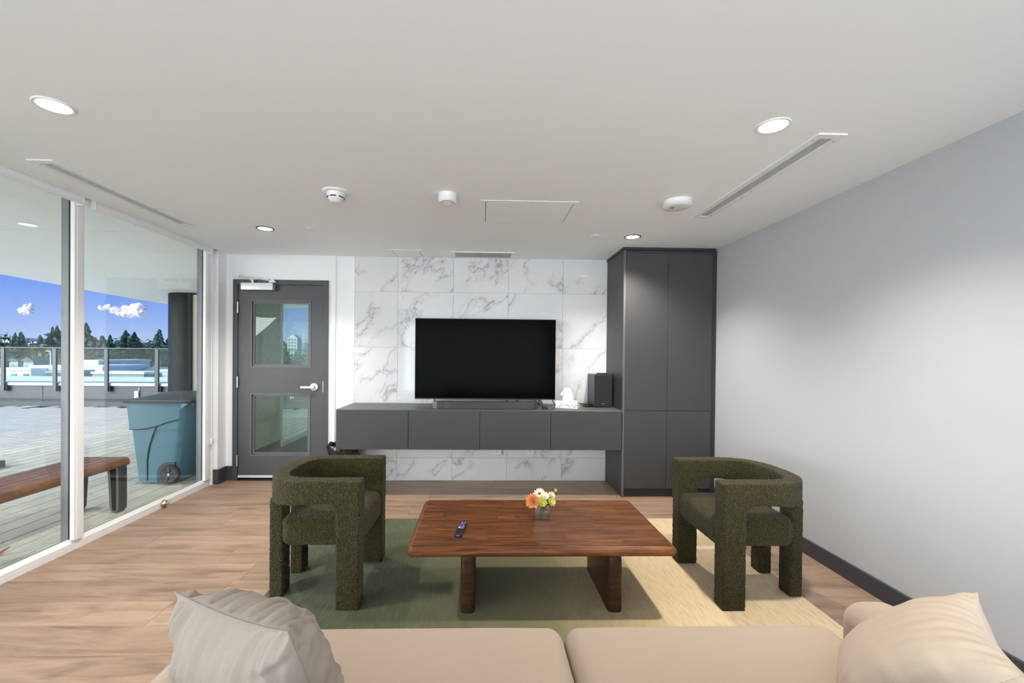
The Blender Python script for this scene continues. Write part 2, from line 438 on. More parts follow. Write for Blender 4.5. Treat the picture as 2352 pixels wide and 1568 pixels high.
class MB:
    def __init__(self):
        self.v, self.f = [], []
    def add(self, vs_, fs):
        o = len(self.v)
        self.v += [tuple(p) for p in vs_]
        self.f += [tuple(i + o for i in q) for q in fs]
        return self
    def addbm(self, bm):
        bm.verts.ensure_lookup_table()
        bm.verts.index_update()
        self.add([v.co[:] for v in bm.verts], [[v.index for v in q.verts] for q in bm.faces])
        bm.free()
        return self
    def box(self, x0, x1, y0, y1, z0, z1, bev=0.0, seg=2):
        bm = bmesh.new()
        bmesh.ops.create_cube(bm, size=1)
        for v in bm.verts:
            v.co = Vector(((x0 + x1) / 2 + v.co.x * (x1 - x0), (y0 + y1) / 2 + v.co.y * (y1 - y0), (z0 + z1) / 2 + v.co.z * (z1 - z0)))
        if bev > 0:
            bmesh.ops.bevel(bm, geom=list(bm.edges), offset=bev, segments=seg, profile=0.5, affect='EDGES')
        return self.addbm(bm)
    def rbox(self, x0, x1, y0, y1, z0, z1, r, n=5, mid=8, puff=0.0, fn=None):
        """box with soft rounded edges and an optional crowned top"""
        h = ((x1 - x0) / 2, (y1 - y0) / 2, (z1 - z0) / 2)
        c = Vector(((x0 + x1) / 2, (y0 + y1) / 2, (z0 + z1) / 2))
        def axis(hh):
            e = [hh - r + r * math.tan(R(45) * k / n) for k in range(n + 1)]
            mm = [-(hh - r) + 2 * (hh - r) * k / mid for k in range(1, mid)]
            return sorted([-q for q in e] + mm + e)
        ax = [axis(q) for q in h]
        idx, vs_, fs = {}, [], []
        def vid(p):
            k = tuple(round(q, 6) for q in p)
            if k not in idx:
                inner = Vector([max(-(h[i] - r), min(h[i] - r, p[i])) for i in range(3)])
                d = Vector(p) - inner
                q = inner + d.normalized() * r if d.length > 1e-9 else Vector(p)
                if puff and p[2] > 0:
                    q.z += puff * (1 - abs(p[0] / h[0]) ** 4) * (1 - abs(p[1] / h[1]) ** 4)
                if fn:
                    q = fn(q, h)
                idx[k] = len(vs_)
                vs_.append(q + c)
            return idx[k]
        for a in range(3):
            b_, d_ = (a + 1) % 3, (a + 2) % 3
            for sgn in (-1, 1):
                for i in range(len(ax[b_]) - 1):
                    for j in range(len(ax[d_]) - 1):
                        qd = []
                        for (ii, jj) in ((i, j), (i + 1, j), (i + 1, j + 1), (i, j + 1)):
                            p = [0, 0, 0]
                            p[a] = sgn * h[a]
                            p[b_] = ax[b_][ii]
                            p[d_] = ax[d_][jj]
                            qd.append(vid(p))
                        fs.append(qd if sgn > 0 else qd[::-1])
        return self.add(vs_, fs)
    def cyl(self, p0, p1, r0, r1=None, n=16, caps=True):
        r1 = r0 if r1 is None else r1
        p0, p1 = Vector(p0), Vector(p1)
        d = (p1 - p0).normalized()
        a = d.orthogonal().normalized()
        b = d.cross(a)
        vs_ = []
        for p, rr in ((p0, r0), (p1, r1)):
            for k in range(n):
                t = 2 * math.pi * k / n
                vs_.append(p + (a * math.cos(t) + b * math.sin(t)) * rr)
        fs = [(k, (k + 1) % n, n + (k + 1) % n, n + k) for k in range(n)]
        if caps:
            fs += [tuple(range(n - 1, -1, -1)), tuple(range(n, 2 * n))]
        return self.add(vs_, fs)
    def tube(self, pts, r, n=8, closed=False):
        pts = [Vector(p) for p in pts]
        N = len(pts)
        vs_, fs = [], []
        a = None
        for i, p in enumerate(pts):
            if closed:
                d = pts[(i + 1) % N] - pts[i - 1]
            else:
                d = pts[min(i + 1, N - 1)] - pts[max(i - 1, 0)]
            d = d.normalized()
            a = d.orthogonal().normalized() if a is None else (a - d * a.dot(d)).normalized()
            b = d.cross(a)
            for k in range(n):
                t = 2 * math.pi * k / n
                vs_.append(p + (a * math.cos(t) + b * math.sin(t)) * r)
        for i in range(N if closed else N - 1):
            j = (i + 1) % N
            for k in range(n):
                fs.append((i * n + k, i * n + (k + 1) % n, j * n + (k + 1) % n, j * n + k))
        if not closed:
            fs += [tuple(range(n - 1, -1, -1)), tuple((N - 1) * n + k for k in range(n))]
        return self.add(vs_, fs)
    def lathe(self, prof, c, n=32, axis=(0, 0, 1)):
        d = Vector(axis).normalized()
        a = d.orthogonal().normalized()
        b = d.cross(a)
        c = Vector(c)
        vs_, fs = [], []
        for (rr, z) in prof:
            for k in range(n):
                t = 2 * math.pi * k / n
                vs_.append(c + d * z + (a * math.cos(t) + b * math.sin(t)) * rr)
        for i in range(len(prof) - 1):
            for k in range(n):
                fs.append((i * n + k, i * n + (k + 1) % n, (i + 1) * n + (k + 1) % n, (i + 1) * n + k))
        fs += [tuple(range(n - 1, -1, -1)), tuple((len(prof) - 1) * n + k for k in range(n))]
        return self.add(vs_, fs)
    def prism(self, poly, a, b, axis='z'):
        def P(u, v, w):
            return {'z': (u, v, w), 'x': (w, u, v), 'y': (u, w, v)}[axis]
        n = len(poly)
        vs_ = [P(u, v, a) for u, v in poly] + [P(u, v, b) for u, v in poly]
        fs = [tuple(range(n - 1, -1, -1)), tuple(range(n, 2 * n))] + [(k, (k + 1) % n, n + (k + 1) % n, n + k) for k in range(n)]
        return self.add(vs_, fs)
    def frame(self, x0, x1, z0, z1, w, y0, y1, wt_=None, wb=None):
        """rectangular frame in the XZ plane, w wide"""
        wt_ = w if wt_ is None else wt_
        wb = w if wb is None else wb
        self.box(x0, x0 + w, y0, y1, z0, z1)
        self.box(x1 - w, x1, y0, y1, z0, z1)
        self.box(x0 + w, x1 - w, y0, y1, z1 - wt_, z1)
        if wb > 0:
            self.box(x0 + w, x1 - w, y0, y1, z0, z0 + wb)
        return self
    def mesh(self, name, origin=(0, 0, 0), fix=True):
        me = bpy.data.meshes.new(name)
        o = Vector(origin)
        me.from_pydata([tuple(Vector(p) - o) for p in self.v], [], self.f)
        if fix:
            bm = bmesh.new()
            bm.from_mesh(me)
            bmesh.ops.recalc_face_normals(bm, faces=bm.faces)
            bm.to_mesh(me)
            bm.free()
        me.update()
        return me
    def build(self, name, mat, parent=None, smooth=False, origin=None, fix=True):
        if parent is not None:
            org = ORG[parent.name]
        elif origin is not None:
            org = Vector(origin)
        else:
            a = np.array(self.v)
            lo, hi = a.min(0), a.max(0)
            org = Vector(((lo[0] + hi[0]) / 2, (lo[1] + hi[1]) / 2, lo[2]))
        me = self.mesh(name, org, fix)
        return link(name, me, mat, parent, org, smooth)

def shade(me, ang=38):
    for p in me.polygons:
        p.use_smooth = True
    me.set_sharp_from_angle(angle=R(ang))

def link(name, me, mat, parent=None, org=None, smooth=False):
    if mat and not me.materials:
        me.materials.append(MATS[mat])
    if smooth:
        shade(me)
    o = bpy.data.objects.new(name, me)
    COL.objects.link(o)
    if parent is not None:
        o.parent = parent
        ORG[o.name] = ORG[parent.name]
    else:
        o.location = org if org is not None else (0, 0, 0)
        ORG[o.name] = Vector(o.location)
    return o

def tag(o, label=None, cat=None, group=None, kind=None):
    if label:
        o['label'] = label
    if cat:
        o['category'] = cat
    if group:
        o['group'] = group
    if kind:
        o['kind'] = kind
    return o

def thing(name, label, cat, loc=(0, 0, 0), rz=0.0, group=None, kind=None):
    o = bpy.data.objects.new(name, None)
    o.empty_display_size = 0.05
    COL.objects.link(o)
    o.location = loc
    o.rotation_euler = (0, 0, rz)
    ORG[o.name] = Vector(loc)
    return tag(o, label, cat, group, kind)

def copy_tree(o, parent=None):
    c = o.copy()
    COL.objects.link(c)
    ORG[c.name] = ORG[o.name]
    if parent is not None:
        c.parent = parent
    for ch in list(o.children):
        copy_tree(ch, c)
    return c

def struct(mb, name, mat, label=None, cat=None, smooth=False, origin=None):
    return tag(mb.build(name, mat, None, smooth, origin), label, cat, None, 'structure')

def remesh(mb, name, voxel=0.007, smooth_it=6, disp=0.0, nscale=0.012, post=None):
    me = mb.mesh(name + '_raw')
    ob = bpy.data.objects.new(name + '_raw', me)
    COL.objects.link(ob)
    md = ob.modifiers.new('r', 'REMESH')
    md.mode = 'VOXEL'
    md.voxel_size = voxel
    if smooth_it:
        sm = ob.modifiers.new('s', 'SMOOTH')
        sm.factor = 0.5
        sm.iterations = smooth_it
    if disp:
        tx = bpy.data.textures.new(name + '_tx', 'CLOUDS')
        tx.noise_scale = nscale
        tx.noise_depth = 1
        dm = ob.modifiers.new('d', 'DISPLACE')
        dm.texture = tx
        dm.strength = disp
        dm.mid_level = 0.5
        dm.texture_coords = 'LOCAL'
    dg = bpy.context.evaluated_depsgraph_get()
    out = bpy.data.meshes.new_from_object(ob.evaluated_get(dg))
    bpy.data.objects.remove(ob, do_unlink=True)
    out.name = name
    for p in out.polygons:
        p.use_smooth = True
    return out

rng = random.Random(7)
CEIL = 2.43
YB = 4.79          # back wall
XR = 2.287         # right wall
XW = -2.835        # window glass plane
YF = -2.6          # wall behind the camera

# ================================================================== STRUCTURE
# ---- floor with planks
fl = MB().box(-2.86, XR, YF, YB, -0.12, -0.004).build('floor', 'slot_dark', origin=(0, 0, 0))
tag(fl, 'light oak plank floor of the lounge', 'floor', kind='structure')
PW, PL = 0.2185, 1.52
row = 0
y = 2.23 - 23 * PW
plank_me = MB().box(0, PL - 0.0012, 0, PW - 0.0012, -0.0039, 0.0, 0.0008, 1).mesh('plank')
plank_me.materials.append(MATS['floor_wood'])
while y < YB - 0.01:
    x = -2.82 - rng.random() * (PL - 0.2)
    w = min(PW, YB - y)
    while x < XR - 0.01:
        a, b = max(x, -2.815), min(x + PL, XR)
        if b - a > 0.03 and y + w > YF:
            if b - a > PL - 1e-4 and w > PW - 1e-4:
                o = bpy.data.objects.new('plank', plank_me)
                COL.objects.link(o)
                o.location = (a, y, 0)
            else:
                me = MB().box(0, b - a - 0.0012, 0, w - 0.0012, -0.0039, 0.0, 0.0008, 1).mesh('plank')
                o = link('plank', me, 'floor_wood')
                o.location = (a, y, 0)
            o.parent = fl
        x += PL
    y += PW
    row += 1

# ---- ceiling (with the blind pocket along the glass)
c_ = MB().box(-2.745, XR, YF, YB, CEIL, CEIL + 0.2)
c_.box(-3.0, -2.745, YF, YB, CEIL + 0.045, CEIL + 0.2)
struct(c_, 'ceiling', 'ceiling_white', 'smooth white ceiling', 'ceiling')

# ---- walls
DX0, DX1, DZ = -2.675, -1.665, 2.16
w_ = MB()
w_.box(-2.90, DX0, YB - 0.012, YB + 0.14, 0, CEIL)
w_.box(DX0, DX1, YB - 0.012, YB + 0.14, DZ, CEIL)
w_.box(DX1, -1.593, YB - 0.012, YB + 0.14, 0, CEIL)
w_.box(-1.593, XR + 0.12, YB, YB + 0.14, 0, CEIL)
wb = struct(w_, 'wall_back', 'wall_white', 'white back wall with marble tile panel', 'wall', origin=(0, YB, 0))
struct(MB().box(XR, XR + 0.12, YF - 0.12, YB + 0.14, 0, CEIL + 0.1), 'wall_right', 'wall_grey', 'plain pale grey wall on the right', 'wall')
wf = MB()
wf.box(-2.9, -2.2, YF - 0.12, YF, 0, CEIL + 0.1)
wf.box(1.8, XR, YF - 0.12, YF, 0, CEIL + 0.1)
wf.box(-2.2, 1.8, YF - 0.12, YF, 0, 0.3)
wf.box(-2.2, 1.8, YF - 0.12, YF, 2.3, CEIL + 0.1)
struct(wf, 'wall_front', 'wall_white', 'white wall behind the camera', 'wall')
struct(MB().box(-2.90, -2.751, 4.634, YB - 0.012, 0, CEIL), 'wall_left', 'wall_white', 'narrow white wall return between window and door', 'wall')

# ---- marble tiles on the back wall
TX = [-1.389, -0.923, -0.322, 0.277, 0.876, 1.365]
TZ = [0.0, 0.25, 0.85, 1.45, 2.05, CEIL]
for i in range(5):
    for j in range(5):
        cx, cz = (TX[i] + TX[i + 1]) / 2, (TZ[j] + TZ[j + 1]) / 2
        hx, hz = (TX[i + 1] - TX[i]) / 2 - 0.001, (TZ[j + 1] - TZ[j]) / 2 - 0.001
        me = MB().box(-hx, hx, -0.011, 0.0, -hz, hz, 0.0006, 1).mesh('tile')
        o = link('tile', me, 'marble')
        o.parent = wb
        o.location = (cx, 0, cz)
MB().box(-1.3925, -1.389, YB - 0.013, YB, 0, CEIL).build('edge_trim', 'white_frame', wb)

# ---- baseboards
bb = MB().box(XR - 0.014, XR, YF, 4.225, 0, 0.105, 0.002, 1)
struct(bb, 'baseboard_right', 'trim_dark', 'charcoal baseboard along the right wall', 'baseboard')
bb = MB().box(-2.825, -2.737, 4.618, 4.634, 0, 0.155, 0.002, 1)
bb.box(-2.751, -2.737, 4.634, YB - 0.012, 0, 0.155, 0.002, 1)
bb.box(-2.737, DX0, YB - 0.026, YB - 0.012, 0, 0.155, 0.002, 1)
struct(bb, 'baseboard_left', 'trim_dark', 'charcoal baseboard wrapping the wall return beside the door', 'baseboard')

# ---- window wall
def mullion(y0, y1, parent):
    mb = MB()
    mb.box(-2.829, -2.800, y0, y1, 0.07, CEIL + 0.045, 0.002, 1)
    mb.box(-2.836, -2.829, y0 + 0.004, y1 - 0.004, 0.07, CEIL + 0.045)
    mb.box(-2.806, -2.797, y0 + 0.018, y1 - 0.012, 0.07, CEIL + 0.045, 0.0015, 1)
    a = mb.build('mullion', 'white_frame', parent)
    MB().box(-2.893, -2.838, y0 + 0.002, y1 - 0.002, 0.02, CEIL + 0.045, 0.002, 1).build('outer_mullion', 'exterior_frame', parent)
    MB().box(-2.838, -2.833, y0 - 0.002, y0 + 0.012, 0.06, CEIL + 0.045).build('gasket', 'gasket', parent)
    return a
def sill(y0, y1, parent):
    MB().prism([(-2.81, 0.0), (-2.81, 0.052), (-2.816, 0.058), (-2.832, 0.075), (-2.845, 0.075), (-2.845, 0.0)], y0, y1, 'y').build('sill', 'white_frame', parent)
    MB().box(-2.8115, -2.8095, y0, y1, 0.026, 0.030).build('sill_groove', 'ceiling_fixture', parent)
    MB().box(-2.90, -2.846, y0, y1, -0.02, 0.055).build('outer_sill', 'exterior_frame', parent)
    MB().box(-2.90, -2.80, y0, y1, CEIL + 0.005, CEIL + 0.045).build('head', 'white_frame', parent)
bays = [(3.155, 4.505), (1.80, 3.08), (0.445, 1.725), (-0.91, 0.37), (-2.6, -0.985)]
for i, (a, b) in enumerate(bays):
    wn = thing('window_%d' % (i + 1), ['floor-to-ceiling window bay nearest the door', 'floor-to-ceiling window bay at the left edge of the picture', 'floor-to-ceiling window bay beside the camera', 'floor-to-ceiling window bay behind the camera', 'last floor-to-ceiling window bay behind the camera'][i], 'window', (-2.84, (a + b) / 2, 0), kind='structure')
    MB().box(-2.839, -2.833, a - 0.01, b + 0.01, 0.06, CEIL + 0.02).build('pane', 'window_glass', wn)
    sill(a - 0.075, b + (0.075 if i == 0 else 0), wn)
    mullion(a - 0.075, a, wn)
    if i == 0:
        mullion(b, b + 0.10, wn)
        MB().box(-2.90, -2.79, 4.60, 4.64, 0.0, CEIL + 0.045).build('jamb', 'white_frame', wn)
wn = thing('window_7', 'made-up wide window behind the camera, added for the fill light', 'window', (-0.2, YF, 0.3), kind='structure')  # window added as an opening for the fill lamp
MB().frame(-2.2, 1.8, 0.3, 2.3, 0.05, YF - 0.09, YF - 0.02).build('frame', 'white_frame', wn)
for x in (-0.9, 0.45):
    MB().box(x - 0.03, x + 0.03, YF - 0.09, YF - 0.02, 0.35, 2.25).build('mullion', 'white_frame', wn)
MB().box(-2.15, 1.75, YF - 0.06, YF - 0.054, 0.35, 2.25).build('pane', 'window_glass', wn)
struct(MB().box(-3.0, -2.84, YF, YB, CEIL + 0.03, 2.75), 'trim_1', 'white_frame', 'header above the window wall', 'trim')

# ---- vestibule behind the door
v_ = MB().box(-3.02, -2.97, 4.93, 6.52, -0.1, 2.62)
vw = struct(v_, 'wall_far', 'beige_wall', 'beige wall seen through the door glass', 'wall', origin=(-3.1, 5.7, 0))
MB().box(-2.97, -2.955, 4.95, 6.52, 0, 0.10).build('baseboard', 'bin_dark', vw)
MB().box(-2.97, -2.962, 5.55, 5.67, 0.36, 0.48, 0.002, 1).build('outlet_plate', 'ceiling_fixture', vw)
struct(MB().box(-2.99, -1.0, YB + 0.14, 9.5, -0.1, -0.002), 'floor_far', 'concrete', 'grey floor beyond the door', 'floor')
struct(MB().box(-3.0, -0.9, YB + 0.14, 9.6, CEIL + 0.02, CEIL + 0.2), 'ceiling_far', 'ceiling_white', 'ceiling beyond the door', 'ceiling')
struct(MB().box(-1.0, -0.9, YB + 0.14, 9.6, 0, CEIL + 0.02), 'wall_far_right', 'wall_white', 'white wall beyond the door on the right', 'wall')
struct(MB().box(-2.99, -1.0, 9.5, 9.6, 0, CEIL + 0.02), 'wall_far_end', 'wall_white', 'white end wall beyond the door', 'wall')
wn = thing('window_6', 'tall window beyond the door with a low white sill', 'window', (-2.98, 8, 0), kind='structure')
MB().box(-2.985, -2.979, 6.52, 9.5, 0.06, CEIL + 0.02).build('pane', 'window_glass', wn)
MB().prism([(-2.93, 0), (-2.93, 0.06), (-2.96, 0.085), (-3.0, 0.085), (-3.0, 0)], 6.52, 9.5, 'y').build('sill', 'white_frame', wn)
MB().box(-3.02, -2.95, 6.50, 6.56, 0, CEIL).build('jamb', 'white_frame', wn)

# ---- terrace
TZ0 = -0.02
td = struct(MB().box(-16, -2.90, -6, 11.5, -0.3, TZ0 - 0.014), 'terrace_deck', 'paver_joint', 'terrace paved with narrow concrete pavers', 'terrace', origin=(-9, 4, TZ0))
pav_me = MB().box(0, 0.18 - 0.009, 0, 0.6 - 0.007, -0.012, 0.0, 0.003, 1).mesh('paver')
pav_me.materials.append(MATS['paver'])
cells = []
for i in range(72):
    x = -2.92 - 0.18 * (i + 1)
    off = rng.random() * 0.6
    for j in range(-10, 20):
        y = j * 0.6 + off
        if y + 0.6 > 11.48 or y < -5.9:
            continue
        vis = (x + 0.18) > -1.13 * (y + 0.6) and y > 1.6
        cells.append((0 if vis else 1, math.hypot(x, y), x, y))
cells.sort()
rest = MB()
for k, (hid, d, x, y) in enumerate(cells):
    if not hid and k < 295:
        o = bpy.data.objects.new('paver', pav_me)
        COL.objects.link(o)
        o.parent = td
        o.location = Vector((x, y, TZ0)) - ORG[td.name]
    else:
        rest.add([(x, y, TZ0), (x + 0.171, y, TZ0), (x + 0.171, y + 0.594, TZ0), (x, y + 0.594, TZ0),
                  (x, y, TZ0 - 0.013), (x + 0.171, y, TZ0 - 0.013), (x + 0.171, y + 0.594, TZ0 - 0.013), (x, y + 0.594, TZ0 - 0.013)],
                 [(0, 1, 2, 3), (0, 4, 5, 1), (1, 5, 6, 2), (2, 6, 7, 3), (3, 7, 4, 0)])
o = rest.build('far_pavers', 'paver', td)
o['kind'] = 'stuff'

# soffit: overhang above the terrace, in panels
SZ = 2.62
so = thing('soffit', 'wide white overhang above the terrace', 'soffit', (-5.5, 4, SZ), kind='structure')
edge = [(-7.75, -6.0), (-7.78, 4.65), (-7.88, 7.35), (-7.95, 8.48), (-8.08, 9.1), (-8.2, 10.4), (-8.25, 11.3), (-8.1, 11.9), (-7.7, 12.1), (-5.86, 12.12)]
def clip_left(poly):
    return poly
p_a = [(-5.856, 4.655), (-5.856, -6.0), (-7.75, -6.0), (-7.78, 4.655)]
p_b = [(-5.856, 4.665), (-7.78, 4.665)] + edge[2:-1] + [(-5.856, 12.12)]
p_c = [(-2.90, -6), (-2.90, 4.655), (-5.848, 4.655), (-5.848, -6)]
p_d = [(-2.90, 4.665), (-2.90, 12.12), (-5.848, 12.12), (-5.848, 4.665)]
for p in (p_a, p_b, p_c, p_d):
    MB().prism(p, SZ, SZ + 0.03).build('panel', 'soffit_white', so)
MB().prism([(-2.9, -6)] + [(-2.9, 12.1)] + edge[::-1], SZ + 0.03, SZ + 0.30).build('slab', 'metal_cap', so)
struct(MB().lathe([(0.45, 0), (0.45, SZ + 0.01)], (-6.30, 9.72, TZ0), 40), 'column', 'dark_column', 'round dark column holding the overhang', 'column', smooth=True)

# parapet with metal cap and base step
pa = struct(MB().box(-22, -0.5, 11.5, 11.75, -0.3, 0.50), 'parapet', 'parapet_dark', 'low dark parapet around the terrace', 'parapet', origin=(-11, 11.6, TZ0))
MB().box(-22, -0.5, 11.46, 11.8, 0.50, 0.575).build('cap', 'metal_cap', pa)
MB().box(-22, -0.5, 11.42, 11.5, -0.05, 0.10, 0.005, 1).build('base_step', 'parapet_dark', pa)
MB().box(-22, -0.5, 11.44, 11.5, 0.155, 0.18, 0.004, 1).build('base_rail', 'parapet_dark', pa)
MB().box(-11.245, -11.24, 11.493, 11.5, 0.0, 0.5).build('joint', 'gasket', pa)
struct(MB().box(-700, 700, 16, 900, -8, -7), 'ground', 'ground_green', 'distant ground below the terrace', 'ground')

# ================================================================== OBJECTS
# ---- door
dr = thing('door_1', 'charcoal steel door with two wired-glass panes', 'door', ((DX0 + DX1) / 2, YB, 0), kind='structure')
YD = YB - 0.012
MB().frame(DX0, DX1, 0, DZ, 0.05, YD - 0.016, YB + 0.14, wb=0).build('door_frame', 'door_grey', dr)
LX0, LX1 = DX0 + 0.054, DX1 - 0.054
GX0, GX1 = -2.476, -1.862
YL = YD - 0.006       # leaf face
lf = MB()
zs = [(0.03, 0.279), (0.927, 1.229), (1.928, 2.106)]
for (a, b) in zs:
    lf.box(LX0, LX1, YL, YL + 0.045, a, b)
for (a, b) in ((0.279, 0.927), (1.229, 1.928)):
    lf.box(LX0, GX0, YL, YL + 0.045, a, b)
    lf.box(GX1, LX1, YL, YL + 0.045, a, b)
leaf = lf.build('door_leaf', 'door_grey', dr)
for (a, b) in ((0.279, 0.927), (1.229, 1.928)):
    fr = MB().frame(GX0 - 0.012, GX1 + 0.012, a - 0.012, b + 0.012, 0.012, YL - 0.005, YL + 0.002)
    fr.frame(GX0, GX1, a, b, 0.022, YL + 0.012, YL + 0.032)
    fr.build('glazing_bead', 'door_stop_grey', dr)
    MB().box(GX0 + 0.015, GX1 - 0.015, YL + 0.02, YL + 0.026, a + 0.015, b - 0.015).build('pane', 'door_glass', dr)
for z in (1.86, 1.06, 0.215):
    h = MB().cyl((DX0 + 0.052, YL - 0.012, z - 0.06), (DX0 + 0.052, YL - 0.012, z + 0.06), 0.009, n=12)
    for k in range(5):
        h.cyl((DX0 + 0.052, YL - 0.012, z - 0.06 + k * 0.024), (DX0 + 0.052, YL - 0.012, z - 0.058 + k * 0.024), 0.0098, n=12)
    h.build('hinge', 'steel', dr, smooth=True)
MB().box(LX0 + 0.004, LX1 - 0.004, YL - 0.012, YL, 0.032, 0.058, 0.002, 1).build('door_sweep', 'aluminium_strip', dr)
MB().box(DX0 + 0.05, DX1 - 0.05, YL - 0.01, YB + 0.12, 0, 0.014).build('threshold', 'gasket', dr)
MB().box(LX1 + 0.001, LX1 + 0.007, YD - 0.018, YD - 0.012, 0.955, 1.075).build('strike_plate', 'steel', dr)
hx, hz = -1.810, 1.012
hd = MB().lathe([(0.045, 0), (0.045, 0.008), (0.040, 0.016), (0.020, 0.020), (0.016, 0.055)], (hx, YL, hz), 32, (0, -1, 0))
hb = hd.build('handle_rose', 'satin_chrome', dr, smooth=True)
MB().box(hx - 0.125, hx + 0.014, YL - 0.068, YL - 0.050, hz - 0.014, hz + 0.012, 0.005, 3).build('lever', 'satin_chrome', hb, smooth=True)
MB().lathe([(0.016, 0), (0.016, 0.010)], (hx + 0.006, YL - 0.06, hz), 20, (0, -1, 0)).build('lock_cylinder', 'steel', hb, smooth=True)
# closer
cl = MB().box(-2.570, -2.235, YL - 0.060, YL - 0.012, 2.043, 2.118, 0.006, 3).build('door_closer', 'closer_silver', dr, smooth=True)
MB().box(-2.565, -2.215, YL - 0.045, YL, 2.038, 2.112, 0.004, 2).build('closer_body', 'door_stop_grey', cl)
MB().cyl((-2.455, YL - 0.035, 2.112), (-2.455, YL - 0.035, 2.150), 0.013, n=14).build('spindle', 'closer_silver', cl, smooth=True)
MB().tube([(-2.455, YL - 0.035, 2.146), (-2.50, YL - 0.09, 2.165), (-2.545, YL - 0.155, 2.172)], 0.008, 8).build('closer_arm', 'closer_silver', cl, smooth=True)
MB().tube([(-2.545, YL - 0.155, 2.180), (-2.41, YL - 0.10, 2.165), (-2.255, YL - 0.03, 2.142)], 0.0065, 8).build('closer_arm', 'closer_silver', cl, smooth=True)
MB().cyl((-2.545, YL - 0.155, 2.155), (-2.545, YL - 0.155, 2.195), 0.010, n=12).build('arm_joint', 'closer_silver', cl, smooth=True)
MB().prism([(-2.285, 2.125), (-2.215, 2.125), (-2.22, 2.142), (-2.25, 2.160), (-2.278, 2.142)], YL - 0.045, YD - 0.016, 'y').build('arm_bracket', 'closer_silver', cl)

# ---- floating console
YC = 4.20
cs = thing('media_console', 'long floating grey media console under the television', 'console', (0, 4.5, 0.46))
MB().box(-1.388, 1.362, YC + 0.019, YB - 0.0135, 0.46, 0.825).build('body', 'laminate', cs)
MB().box(-1.390, 1.362, YC + 0.006, YB - 0.0135, 0.825, 0.843, 0.001, 1).build('top', 'laminate_edge', cs)
dx = [-1.390, -0.703, -0.019, 0.667, 1.355]
for i in range(4):
    MB().box(dx[i] + 0.002, dx[i + 1] - 0.002, YC, YC + 0.019, 0.462, 0.838, 0.0012, 1).build('door', 'laminate', cs)

# ---- tall cabinet
YK = 4.215
cb = thing('tall_cabinet', 'tall dark grey cabinet with four flat doors beside the console', 'cabinet', (1.82, 4.5, 0))
MB().box(1.365, 2.250, YK + 0.02, YB - 0.0135, 0.085, 2.405).build('body', 'laminate', cb)
MB().box(1.365, 1.385, YK - 0.002, YK + 0.02, 0.0, 2.405, 0.001, 1).build('side_panel', 'laminate_edge', cb)
MB().box(1.365, 1.383, YK + 0.02, YB - 0.0135, 0.0, 0.085).build('side_skirt', 'laminate', cb)
MB().box(1.385, 2.250, YK + 0.045, YB - 0.02, 0.0, 0.083).build('toe_kick', 'toe_kick', cb)
for (a, b) in ((1.387, 1.8015), (1.8045, 2.236)):
    MB().box(a, b, YK, YK + 0.02, 0.848, 2.375, 0.0012, 1).build('door', 'laminate', cb)
    MB().box(a, b, YK, YK + 0.02, 0.086, 0.843, 0.0012, 1).build('door', 'laminate', cb)
MB().box(1.355, 2.262, YK - 0.012, YB - 0.0135, 2.405, CEIL - 0.001).build('crown', 'toe_kick', cb)
MB().box(2.238, XR - 0.002, YK + 0.012, YB - 0.02, 0.0, 2.405).build('filler', 'toe_kick', cb)

# ---- television
tv = thing('television', 'large black flat-screen television standing on the console', 'television', (0.033, 4.6, 0.843))
MB().box(-0.703, 0.770, 4.585, 4.62, 0.908, 1.752, 0.002, 1).build('bezel', 'tv_bezel', tv)
MB().box(-0.697, 0.764, 4.583, 4.587, 0.920, 1.746).build('screen', 'tv_screen', tv)
MB().box(-0.5, 0.57, 4.62, 4.665, 0.95, 1.50, 0.01, 2).build('back_shell', 'black_plastic', tv)
for s in (-1, 1):
    lg = MB()
    xl = 0.033 + s * 0.53
    lg.tube([(xl, 4.605, 0.93), (xl, 4.60, 0.875), (xl + s * 0.0, 4.50, 0.849)], 0.006, 8)
    lg.tube([(xl, 4.605, 0.93), (xl, 4.61, 0.875), (xl + s * 0.0, 4.71, 0.849)], 0.006, 8)
    lg.build('leg', 'tv_bezel', tv, smooth=True)

# ---- soundbar
sb = thing('soundbar', 'dark grey soundbar lying in front of the television', 'soundbar', (0.035, 4.33, 0.843))
MB().box(-0.440, 0.508, 4.268, 4.375, 0.847, 0.913, 0.003, 2).build('grille', 'soundbar_cloth', sb)
for s, x0, x1 in ((-1, -0.440, -0.484), (1, 0.508, 0.552)):
    pp = [(x0, 4.270), (x1, 4.315), (x1, 4.375), (x0, 4.375)]
    MB().prism(pp, 0.846, 0.914).build('end_cap', 'soundbar_end' if s < 0 else 'soundbar_cloth', sb)  # left cap paler: its highlight is put into the colour
MB().box(-0.43, 0.50, 4.28, 4.37, 0.843, 0.847).build('foot', 'black_plastic', sb)
for x in (-0.343, 0.408):
    r_ = MB()
    r_.tube([(x + 0.022 * math.cos(t), 4.267, 0.880 + 0.022 * math.sin(t)) for t in [k * math.pi / 12 for k in range(24)]], 0.0012, 6, True)
    r_.build('driver_ring', 'soundbar_end', sb, smooth=True)

